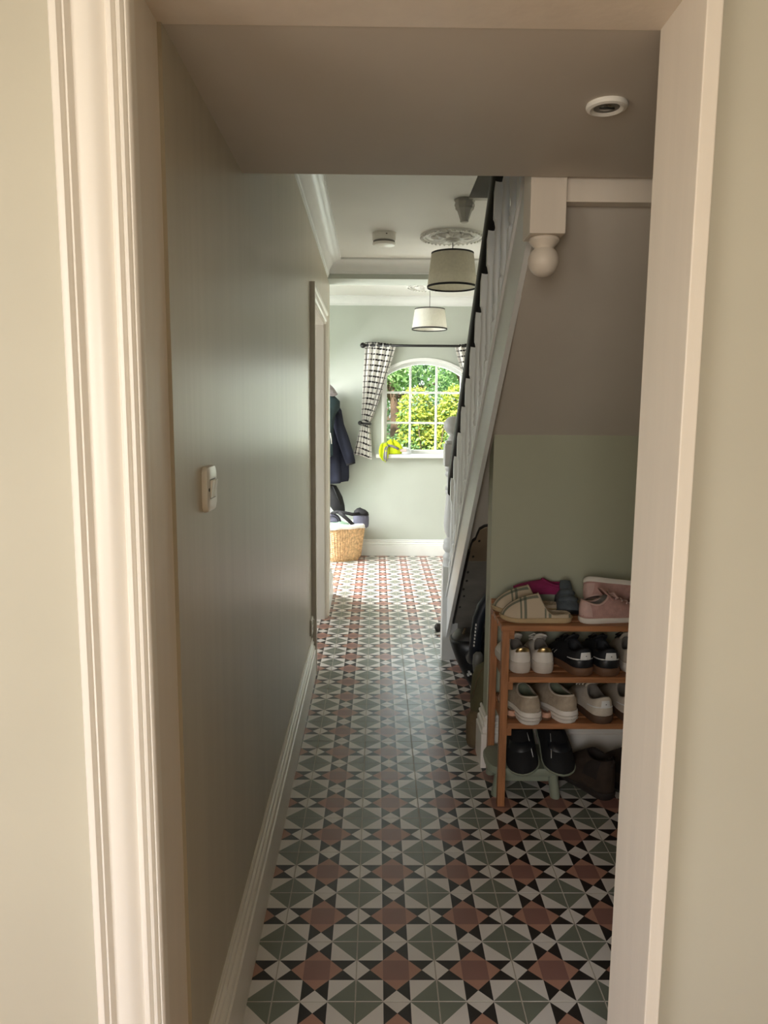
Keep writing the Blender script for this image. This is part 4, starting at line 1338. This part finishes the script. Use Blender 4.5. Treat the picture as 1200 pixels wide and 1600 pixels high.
class Shoe:
    NU = 48

    def __init__(self, name, label, cat, group, L=0.265, W=0.10, hs=0.030, ht=0.022, flare=1.02, spring=0.010,
                 collar=(0.03, 0.46, 0.27), heights=(0.085, 0.065, 0.095), upper='shoe_white', sole='shoe_white_sole', lining='shoe_lining_grey', flat=0.55):
        self.__dict__.update(L=L, W=W, hs=hs, ht=ht, spring=spring, collar=collar, hh=heights, flat=flat)
        self.root = empty(name, (0, 0, 0), label, cat, group, local=True)
        N = self.NU
        us = [j / N for j in range(N)]
        # sole
        rings = []
        for (k, zf) in ((0.93, 0.0), (0.99, 0.18), (flare, 0.6), (flare, 0.92), (flare - 0.03, 1.0)):
            rings.append([self.sole_pt(u, k, zf) for u in us])
        self.sole = loft('sole', rings, sole, self.root, True, sharp=50)
        rings = [[self.surf(u, v) for u in us] for v in np.linspace(0, 1, 12)]
        self.upper = loft('upper', rings, upper, self.root, True, cap0=True, cap1=False)
        # lining
        rings = []
        for (k, d) in ((1.0, 0.0), (0.90, 0.003), (0.84, -0.012), (0.84, -1.0)):
            ring = []
            for u in us:
                x, y, z = self.col(u)
                cy = self.L * (collar[0] + collar[1]) / 2
                zz = z + d if d > -0.5 else self.top(0.3) + 0.004
                ring.append((x * k, cy + (y - cy) * k, max(zz, self.top(0.3) + 0.003)))
            rings.append(ring)
        self.lin = loft('lining', rings, lining, self.root, True, cap0=False, cap1=True)

    def tmap(self, u):
        return (1 - math.cos(2 * PI * u)) / 2

    def top(self, t):
        return self.hs + (self.ht - self.hs) * sm(0.2, 0.7, t)

    def spr(self, t):
        return self.spring * max(0, (t - 0.7) / 0.3) ** 2

    def out(self, u, k=1.0):
        t = self.tmap(u)
        s = 1 if (u % 1.0) < 0.5 else -1
        x = s * halfw(t) * self.W * k
        y = (t - 0.5) * self.L * (1 + (k - 1) * 0.5) + 0.5 * self.L
        return x, y, t

    def sole_pt(self, u, k, zf):
        x, y, t = self.out(u, k)
        return (x, y, self.top(t) * zf + self.spr(t))

    def col(self, u):
        t0, t1, hw = self.collar
        a = 2 * PI * u
        tt = (1 - math.cos(a)) / 2
        s = math.sin(a)
        x = math.copysign(abs(s) ** 0.75, s) * hw * self.W
        y = (t0 + (t1 - t0) * tt) * self.L
        h0, h1, h2 = self.hh
        z = h0 + (h1 - h0) * math.sin(min(tt, 0.5) * PI) if tt < 0.5 else h1 + (h2 - h1) * (1 - math.cos((tt - 0.5) * 2 * PI / 2))
        return x, y, z

    def surf(self, u, v):
        x0, y0, t = self.out(u, 0.965)
        z0 = self.top(t) + self.spr(t) - 0.003
        x1, y1, z1 = self.col(u)
        ph = v * PI / 2
        h, vv = 1 - math.cos(ph), math.sin(ph)
        m = self.flat * sm(0.45, 0.95, t)
        zf = (1 - m) * vv + m * h
        return (x0 + (x1 - x0) * h, y0 + (y1 - y0) * h, z0 + (z1 - z0) * zf)

    def nrm(self, u, v):
        p = Vector(self.surf(u, v))
        e = 0.004
        a = Vector(self.surf(u + e, v)) - Vector(self.surf(u - e, v))
        b = Vector(self.surf(u, min(1, v + e))) - Vector(self.surf(u, max(0, v - e)))
        n = a.cross(b)
        if n.length < 1e-9:
            n = Vector((0, 0, 1))
        n.normalize()
        c = Vector((0, self.L * 0.45, 0.03))
        if n.dot(p - c) < 0:
            n = -n
        return n

    def patch(self, name, u0, u1, v0, v1, m, off=0.002, nu=10, nv=4, parent=None, lip=True):
        V, Fc = [], []
        for k in range(nv + 1):
            for i in range(nu + 1):
                u, v = u0 + (u1 - u0) * i / nu, v0 + (v1 - v0) * k / nv
                edge = i in (0, nu) or k in (0, nv)
                p = Vector(self.surf(u, v)) + self.nrm(u, v) * (off if not edge else off * 0.2)
                V.append(tuple(p))
        for k in range(nv):
            for i in range(nu):
                a = k * (nu + 1) + i
                Fc.append((a, a + 1, a + nu + 2, a + nu + 1))
        return pymesh(name, V, Fc, m, parent or self.root, True)

    def laces(self, m, n=4, v0=0.62, v1=0.97, r=0.0025, bow=True):
        for i in range(n):
            v = v0 + (v1 - v0) * i / max(1, n - 1)
            pts = []
            for q in np.linspace(-0.075, 0.075, 7):
                u = 0.5 + q
                pts.append(tuple(Vector(self.surf(u, v)) + self.nrm(u, v) * 0.004))
            tube('lace', pts, r, m, self.root, 6)
        if bow:
            p = Vector(self.surf(0.5, v1)) + Vector((0, 0, 0.006))
            for s in (-1, 1):
                tube('lace_loop', [tuple(p), tuple(p + Vector((s * 0.018, 0.006, 0.008))), tuple(p + Vector((s * 0.034, 0.012, -0.004))), tuple(p + Vector((s * 0.026, 0.024, -0.010))), tuple(p + Vector((s * 0.004, 0.006, 0)))], r, m, self.root, 6)

    def tongue(self, m, h=0.025, w=0.02):
        rings = []
        x, y, z = self.col(0.5)
        for k in range(5):
            t = k / 4
            yy, zz = y + 0.020 - 0.045 * t, z - 0.016 + (h + 0.016) * t
            ww = w * (0.9 + 0.25 * math.sin(PI * t))
            rings.append([(-ww, yy, zz - 0.004), (0, yy + 0.004, zz), (ww, yy, zz - 0.004), (ww, yy - 0.005, zz - 0.006), (0, yy - 0.003, zz - 0.003), (-ww, yy - 0.005, zz - 0.006)])
        loft('tongue', rings, m, self.root, True)

    def place(self, loc, rz, rx=0.0, ry=0.0):
        """heel at loc; rz = heading of the toe (0 = +y), rx pitches, ry rolls"""
        self.root.matrix_basis = Matrix.Translation(loc) @ Matrix.Rotation(rz, 4, 'Z') @ Matrix.Rotation(rx, 4, 'X') @ Matrix.Rotation(ry, 4, 'Y')
        self.root['world_built'] = 0
        return self


R_ = math.radians
T1, T2, T3 = rackT
e_ = 0.0005

# --- middle shelf: white trainers, gold heel tab
for k, (x, y, rz, lab) in enumerate(((0.521, 2.464, R_(8), 'white leather trainer with gold heel tab beside the left rack leg'),
                                     (0.597, 2.462, R_(0), 'white leather trainer with gold heel tab next to the black trainers'))):
    s = Shoe('white_trainer', lab, 'shoe', 'white trainers with gold tabs', L=0.240, W=0.099, hs=0.040, ht=0.028, heights=(0.096, 0.070, 0.100), collar=(0.03, 0.44, 0.27))
    s.patch('heel_tab', -0.085, 0.085, 0.50, 0.92, 'brass', 0.0028, parent=s.root)
    s.patch('heel_counter', -0.16, 0.16, 0.02, 0.48, 'shoe_white', 0.0015)
    s.laces('shoe_white', 4)
    s.tongue('shoe_white')
    s.place((x, y, T2 + e_), rz)
# black trainers with white foxing line and white tab
for k, (x, y, rz, lab) in enumerate(((0.735, 2.440, R_(12), 'black trainer with gum sole and white heel tab nearer the white trainers'),
                                     (0.822, 2.436, R_(4), 'black trainer with gum sole and white heel tab, second from the white trainers'))):
    s = Shoe('black_trainer', lab, 'shoe', 'black trainers with gum soles', L=0.262, W=0.115, hs=0.030, ht=0.024, heights=(0.098, 0.076, 0.104), upper='shoe_black', sole='gum_sole', lining='shoe_black')
    s.patch('heel_counter', -0.17, 0.17, 0.02, 0.30, 'vac_black', 0.002)
    s.patch('white_line', -0.17, 0.17, 0.30, 0.345, 'mark_white', 0.0025, nv=2)
    tb = s.patch('heel_tab', -0.040, 0.040, 0.31, 0.62, 'mark_white', 0.003, nv=3)
    s.patch('tab_logo', -0.015, 0.012, 0.40, 0.50, 'rail_black', 0.0042, nu=4, nv=2, parent=tb)
    for q in range(3):
        s.patch('side_mark', 0.655 + q * 0.028, 0.660 + q * 0.028, 0.12 + 0.06 * q, 0.38 + 0.05 * q, 'mark_white', 0.0025, nu=2, nv=4)
    s.laces('rail_black', 4)
    s.tongue('shoe_black', 0.022)
    s.place((x, y, T2 + e_), rz)
s = Shoe('grey_trainer', 'pale trainer at the rack end beyond the black trainers', 'shoe', None, L=0.26, W=0.098, hs=0.034, ht=0.026, heights=(0.092, 0.07, 0.10), upper='canvas_oat', sole='sole_cream')
s.laces('rail_black', 3)
s.tongue('canvas_oat')
s.place((0.915, 2.47, T2 + e_), R_(-4))

# --- lower shelf: beige knit slip-ons with cream soles
for k, (x, y, rz, rx, lab) in enumerate(((0.548, 2.405, R_(7), R_(4), 'beige knit slip on shoe with cream sole overhanging the lower shelf edge'),
                                         (0.690, 2.432, R_(19), R_(0), 'beige knit slip on shoe with cream sole turned at an angle on the lower shelf'))):
    s = Shoe('knit_shoe', lab, 'shoe', 'beige knit slip on shoes', L=0.265, W=0.105, hs=0.046, ht=0.030, flare=1.05, heights=(0.100, 0.088, 0.104), collar=(0.04, 0.50, 0.27), upper='knit_beige', sole='sole_cream', lining='insole_sage')
    for zf in (0.35, 0.62):
        pts = [s.sole_pt(j / 48, 1.056, zf) for j in range(49)]
        tube('sole_groove', pts, 0.0022, 'shoe_white_sole', s.sole, 6)
    tube('collar_binding', [s.col(j / 48) for j in range(49)], 0.004, 'canvas_oat', s.root, 6)
    s.patch('heel_panel', -0.13, 0.13, 0.12, 0.75, 'knit_beige', 0.002)
    s.place((x, y, T3 + e_ + (0.004 if k == 0 else 0)), rz, -rx * 0)
# oat canvas trainers
for k, (x, y, rz, lab) in enumerate(((0.808, 2.425, R_(9), 'oat canvas trainer with brown sole and dark tab on the lower shelf'),
                                     (0.915, 2.440, R_(4), 'oat canvas trainer with brown sole at the end of the lower shelf'))):
    s = Shoe('canvas_trainer', lab, 'shoe', 'oat canvas trainers', L=0.27, W=0.112, hs=0.030, ht=0.024, heights=(0.098, 0.074, 0.104), upper='canvas_oat', sole='brown_sole', lining='shoe_lining_grey')
    s.patch('heel_counter', -0.17, 0.17, 0.02, 0.30, 'canvas_oat', 0.002)
    s.patch('white_line', -0.17, 0.17, 0.30, 0.345, 'mark_white', 0.0028, nv=2)
    tb = s.patch('heel_tab', -0.036, 0.036, 0.31, 0.62, 'mark_white', 0.003, nv=3)
    s.patch('tab_logo', -0.012, 0.010, 0.40, 0.50, 'rail_black', 0.0042, nu=4, nv=2, parent=tb)
    s.laces('canvas_oat', 4)
    s.tongue('canvas_oat')
    s.place((x, y, T3 + e_), rz)
# peach flats lying behind the knit shoes
for k, (x, y, rz, lab) in enumerate(((0.489, 2.47, R_(0), 'peach leather flat beside the rack leg on the lower shelf'),
                                     (0.612, 2.455, R_(6), 'peach leather flat between the two beige knit shoes'))):
    s = Shoe('peach_flat', lab, 'shoe', 'peach leather flats', L=0.22, W=0.058, hs=0.010, ht=0.008, heights=(0.026, 0.020, 0.024), collar=(0.02, 0.66, 0.36), upper='peach_leather', sole='gum_sole', lining='peach_leather')
    tube('binding', [s.col(j / 48) for j in range(49)], 0.0022, 'peach_leather', s.root, 6)
    s.place((x, y, T3 + e_), rz)

# --- top shelf: tartan slippers, toes to the left
for k, (x, y, rz, ry, lab) in enumerate(((0.690, 2.492, R_(87), 0, 'tartan fleece slipper at the front edge of the rack top'),
                                         (0.680, 2.625, R_(91), 0, 'tartan fleece slipper tucked behind the front tartan slipper'))):
    s = Shoe('tartan_slipper', lab, 'slipper', 'tartan slippers', L=0.250, W=0.098, hs=0.018, ht=0.016, flare=1.03, spring=0.006, heights=(0.030, 0.028, 0.098), collar=(0.02, 0.50, 0.34), upper='tartan', sole='slipper_sole', lining='slipper_fleece', flat=0.25)
    s.patch('fleece_panel', 0.30, 0.44, 0.55, 0.98, 'slipper_fleece', 0.003)
    tube('welt', [s.sole_pt(j / 48, 1.03, 1.0) for j in range(49)], 0.003, 'slipper_sole', s.sole, 6)
    s.place((x, y, T1 + e_), rz, 0, ry)
# magenta slipper at the back, grey strap shoe, pink trainers
s = Shoe('magenta_slipper', 'magenta pink slipper at the back of the rack top', 'slipper', None, L=0.22, W=0.085, hs=0.016, ht=0.012, heights=(0.035, 0.032, 0.050), collar=(0.03, 0.50, 0.30), upper='magenta', sole='magenta', lining='magenta')
tube('binding', [s.col(j / 48) for j in range(49)], 0.006, 'magenta', s.root, 6)
s.place((0.740, 2.70, T1 + 0.050), R_(92), R_(2))
s = Shoe('strap_shoe', 'slate grey shoe with two fastening straps on the rack top', 'shoe', None, L=0.170, W=0.094, hs=0.020, ht=0.016, heights=(0.075, 0.06, 0.085), collar=(0.03, 0.42, 0.28), upper='slate_fabric', sole='vac_black', lining='vac_black')
for (v0, v1) in ((0.50, 0.68), (0.76, 0.95)):
    s.patch('strap', 0.36, 0.64, v0, v1, 'slate_fabric', 0.006, nu=12)
    s.patch('strap_end', 0.62, 0.66, v0 + 0.02, v1 - 0.02, 'vac_black', 0.007, nu=4)
s.tongue('slate_fabric')
s.place((0.712, 2.712, T1 + 0.001), R_(176), 0)
for k, (loc, rz, rx, ry, lab) in enumerate((((0.715, 2.478, T1 + e_), R_(-78), 0, 0, 'pink knit trainer standing at the front edge of the rack top'),
                                            ((0.768, 2.635, T1 + 0.126), R_(-92), R_(-7), R_(152), 'pink knit trainer lying on its side against the wall'))):
    s = Shoe('pink_trainer', lab, 'shoe', 'pink knit trainers', L=0.235, W=0.090, hs=0.020, ht=0.018, heights=(0.080, 0.066, 0.092), collar=(0.03, 0.44, 0.27), upper='pink_knit', sole='sole_cream', lining='shoe_lining_grey')
    s.laces('pink_lace', 5, 0.5, 0.97, 0.0032)
    s.tongue('pink_knit', 0.03)
    s.patch('heel_panel', -0.12, 0.12, 0.1, 0.8, 'pink_lace', 0.002)
    tube('collar_binding', [s.col(j / 48) for j in range(49)], 0.004, 'pink_lace', s.root, 6)
    s.place(loc, rz, rx, ry)

# --- on the floor below: step stool, black shoes, brown boots
stl = empty('step_stool', (0.56, 2.60, 0), 'pale sage plastic step stool under the lowest shelf', 'stool')
rings = []
for (z, k) in ((0.085, 0.96), (0.092, 1.0), (0.108, 1.0), (0.115, 0.97)):
    rings.append([(0.565 + 0.150 * k * math.copysign(abs(math.cos(a)) ** 0.5, math.cos(a)), 2.605 + 0.105 * k * math.copysign(abs(math.sin(a)) ** 0.5, math.sin(a)), z) for a in [2 * PI * j / 32 for j in range(32)]])
loft('top', rings, 'stool_plastic', stl, True, sharp=50)
for (x, y, dx, dy) in ((0.655, 2.530, 0.010, -0.012), (0.465, 2.545, -0.016, -0.012), (0.655, 2.685, 0.010, 0.012), (0.465, 2.685, -0.012, 0.012)):
    rings = []
    for (z, k) in ((0.0, 1.0), (0.005, 1.05), (0.05, 1.0), (0.092, 1.1)):
        t = 1 - z / 0.092
        rings.append([(x + dx * t + 0.018 * k * math.cos(a), y + dy * t + 0.022 * k * math.sin(a), z) for a in [2 * PI * j / 16 for j in range(16)]])
    loft('leg', rings, 'stool_plastic', stl, True, sharp=60)
box('front_rail', 0.47, 0.65, 2.525, 2.545, 0.055, 0.09, 'stool_plastic', stl, 0.006)
for k, (loc, rz, rx, ry, lab) in enumerate((((0.560, 2.690, 0.205), R_(174), R_(-27), R_(8), 'black slip on shoe resting toe down on the green step stool'),
                                            ((0.662, 2.690, 0.198), R_(184), R_(-25), R_(-4), 'black slip on shoe with white side stripe on the green step stool'))):
    s = Shoe('black_slip_on', lab, 'shoe', 'black slip on shoes', L=0.245, W=0.134, hs=0.016, ht=0.012, heights=(0.080, 0.065, 0.085), collar=(0.03, 0.42, 0.28), upper='coat_black', sole='stool_plastic', lining='coat_black', flat=0.4)
    s.patch('strap', 0.36, 0.64, 0.62, 0.80, 'vac_black', 0.004)
    s.patch('white_stripe', (0.40 if k else 0.60), (0.405 if k else 0.606), 0.45, 0.95, 'mark_white', 0.003, nu=2, nv=6)
    s.place(loc, rz, rx, ry)
for k, (loc, rz, lab) in enumerate((((0.865, 2.490, 0.0), R_(28), 'brown suede ankle boot on the tiles nearer the step stool'),
                                    ((0.980, 2.490, 0.0), R_(18), 'brown suede ankle boot on the tiles under the rack end'))):
    s = Shoe('suede_boot', lab, 'boot', 'brown suede ankle boots', L=0.285, W=0.112, hs=0.028, ht=0.018, heights=(0.150, 0.140, 0.155), collar=(0.03, 0.42, 0.33), upper='boot_suede', sole='boot_dark', lining='boot_dark', flat=0.8)
    s.patch('elastic_panel', 0.12, 0.22, 0.25, 0.99, 'boot_dark', 0.002)
    s.patch('elastic_panel', 0.78, 0.88, 0.25, 0.99, 'boot_dark', 0.002)
    x, y, z = s.col(0.0)
    tube('pull_loop', [(0, y, z - 0.03), (0.0, y - 0.012, z), (0, y - 0.006, z + 0.02), (0, y + 0.010, z + 0.004), (0, y + 0.012, z - 0.02)], (0.006, 0.002), 'boot_dark', s.root, 8)
    s.place(loc, rz)

# =================================================================== GARDEN
gnd = struct(boxes('ground_lawn', [(-14, 14, HF + 0.45, 26, -0.35, -0.20)], 'grass'))


def leaves(name, blobs, n, size, m, parent, seed, shell=0.45, upper=False):
    r = np.random.default_rng(seed)
    vol = np.array([b[3] * b[4] * b[5] for b in blobs], float)
    idx = r.choice(len(blobs), n, p=vol / vol.sum())
    B = np.array(blobs)[idx]
    d = r.normal(size=(n, 3))
    d /= np.linalg.norm(d, axis=1)[:, None]
    if upper:
        d[:, 2] = np.abs(d[:, 2])
        shell = 0.8
    rad = (shell + (1 - shell) * r.random(n) ** 0.5)[:, None]
    c = B[:, :3] + d * rad * B[:, 3:]
    c += r.normal(size=(n, 3)) * 0.02
    up = d * 0.5 + np.array([0, 0, 0.6]) + r.normal(size=(n, 3)) * 0.5
    up /= np.linalg.norm(up, axis=1)[:, None]
    t = r.normal(size=(n, 3))
    t -= (t * up).sum(1)[:, None] * up
    t /= np.linalg.norm(t, axis=1)[:, None]
    b = np.cross(up, t)
    s = (size * (0.6 + 0.8 * r.random(n)))[:, None]
    p0 = c - t * s
    p1 = c + b * s * 0.45 - up * s * 0.10
    p2 = c + t * s - up * s * 0.25
    p3 = c - b * s * 0.45 - up * s * 0.10
    V = np.stack([p0, p1, p2, p3], 1).reshape(-1, 3)
    i = np.arange(n) * 4
    Fc = np.stack([i, i + 1, i + 2, i + 3], 1)
    me = bpy.data.meshes.new(name)
    me.from_pydata(V.tolist(), [], Fc.tolist())
    me.materials.append(MATS[m])
    me.update()
    o = link(name, me, parent)
    o['kind'] = 'stuff'
    return o


def shrub(x, y, w, h, m, label, seed, n=2600, size=0.03, z0=-0.2, name='garden_shrub', group='garden shrubs outside the window'):
    root = empty(name, (x, y, z0), label, 'shrub', group)
    r = random.Random(seed)
    blobs = []
    for k in range(9):
        a = r.random() * 2 * PI
        q = r.random() * 0.6
        zz = z0 + h * (0.35 + 0.45 * r.random())
        blobs.append((x + w * q * math.cos(a), y + w * 0.7 * q * math.sin(a), zz, w * 0.42, w * 0.36, h * 0.26))
    if m == 'leaf_yellow':
        leaves('foliage', blobs, n // 2, size, 'leaf_green', root, seed)
        leaves('young_leaves', sorted(blobs, key=lambda b: -b[2])[:6], n // 2, size, m, root, seed + 50, 0.7, True)
    else:
        leaves('foliage', blobs, n, size, m, root, seed)
    for k in range(5):
        a = r.random() * 2 * PI
        tube('stem', [(x + 0.05 * math.cos(a), y + 0.05 * math.sin(a), z0 - 0.02), (x + 0.2 * w * math.cos(a), y + 0.2 * w * math.sin(a), z0 + h * 0.35), (x + 0.45 * w * math.cos(a), y + 0.4 * w * math.sin(a), z0 + h * 0.75)], [0.016, 0.012, 0.006], 'bark', root, 6)
    return root


def tree(x, y, w, zc, h, m, label, seed, n=4200, size=0.048):
    root = empty('garden_tree', (x, y, -0.2), label, 'tree', 'garden trees beyond the shrubs')
    r = random.Random(seed)
    blobs = []
    for k in range(14):
        a = r.random() * 2 * PI
        q = r.random() ** 0.5
        blobs.append((x + w * q * math.cos(a), y + w * 0.6 * q * math.sin(a), zc + h * (r.random() - 0.5), w * 0.38, w * 0.30, h * 0.20))
    leaves('foliage', blobs, n, size, m, root, seed, 0.3)
    tube('trunk', [(x, y, -0.25), (x + 0.05, y, zc * 0.5), (x - 0.04, y, zc)], [0.11, 0.09, 0.05], 'bark', root, 10)
    for k in range(6):
        b = blobs[k]
        tube('branch', [(x - 0.03, y, zc * 0.65), ((x + b[0]) / 2, (y + b[1]) / 2, (zc * 0.7 + b[2]) / 2), (b[0], b[1], b[2])], [0.04, 0.03, 0.012], 'bark', root, 6)
    return root


shrub(0.74, 10.1, 0.64, 1.92, 'leaf_yellow', 'yellow green leafy shrub seen through the middle panes', 11, 9000, 0.032)
shrub(2.02, 10.1, 0.60, 1.90, 'leaf_yellow', 'yellow green leafy shrub seen through the right panes', 12, 7000, 0.032)
shrub(-0.46, 10.1, 0.52, 1.50, 'leaf_yellow', 'low yellow green shrub at the left of the window view', 13, 5000, 0.032)
shrub(-1.75, 10.4, 0.72, 1.8, 'leaf_green', 'green shrub to the side of the lawn beyond the yellow shrubs', 14, 4000, 0.034)
shrub(0.98, 9.0, 0.48, 1.42, 'leaf_green', 'low green shrub under the window in front of the yellow shrubs', 15, 5500, 0.027)
shrub(0.16, 9.0, 0.30, 1.36, 'leaf_green', 'small green shrub below the left window panes', 16, 3500, 0.026)
shrub(3.5, 10.4, 0.80, 2.0, 'leaf_green', 'broad green shrub far along the garden border', 17, 4000, 0.034)
tree(-1.0, 12.3, 0.9, 2.5, 1.9, 'leaf_tree', 'leafy green tree behind the low yellow green shrub', 21, 8000)
tree(1.55, 12.3, 0.9, 2.55, 1.8, 'leaf_tree', 'leafy green tree beside the right window panes', 22, 9000)
tree(0.30, 14.2, 1.0, 2.55, 2.2, 'leaf_tree', 'leafy green tree between the two nearer leafy trees', 25, 11000)
tree(3.1, 14.2, 1.0, 2.7, 2.2, 'leaf_tree', 'leafy green tree at the right of the garden border', 26, 6000)
tree(-2.6, 14.2, 1.0, 2.9, 2.2, 'leaf_tree', 'leafy green tree at the end of the garden border', 23, 6000)
tree(1.3, 17.6, 2.2, 1.7, 2.4, 'leaf_dark', 'dark tree at the back of the garden behind the others', 24, 12000, 0.06)
fen = empty('garden_fence', (0, 21.0, -0.2), 'dark wooden fence at the back of the garden', 'fence')
fm = None
for k in range(60):
    if fm is None:
        fo = box('fence_board', -0.09, 0.09, 20.98, 21.0, -0.2, 1.6, 'bark', fen, 0.004)
        fm = fo
    else:
        fo = link('fence_board', fm.data, fen)
    fo.location = (-7.5 + k * 0.25, 0.01 * (k % 2), 0.02 * ((k * 7) % 3))
for z in (0.2, 1.2):
    box('fence_rail', -7.6, 7.5, 21.0, 21.04, z, z + 0.08, 'bark', fen)
gt = empty('garden_table', (0.75, 7.97, -0.2), 'white garden table outside below the arched window', 'table')
o = box('table_top', 0.36, 1.30, 7.70, 8.25, 0.935, 0.965, 'garden_white', gt, 0.006)
for (x, y) in ((0.42, 7.75), (1.24, 7.75), (0.42, 8.2), (1.24, 8.2)):
    box('leg', x - 0.02, x + 0.02, y - 0.02, y + 0.02, -0.2, 0.937, 'garden_white', gt, 0.003)
tube('table_edge', [(0.40, 7.80, 0.97), (0.75, 7.82, 1.005), (1.2, 7.84, 1.05)], (0.012, 0.02), 'garden_white', gt, 8)

# clean up helper flags
for o in bpy.data.objects:
    if 'world_built' in o:
        del o['world_built']
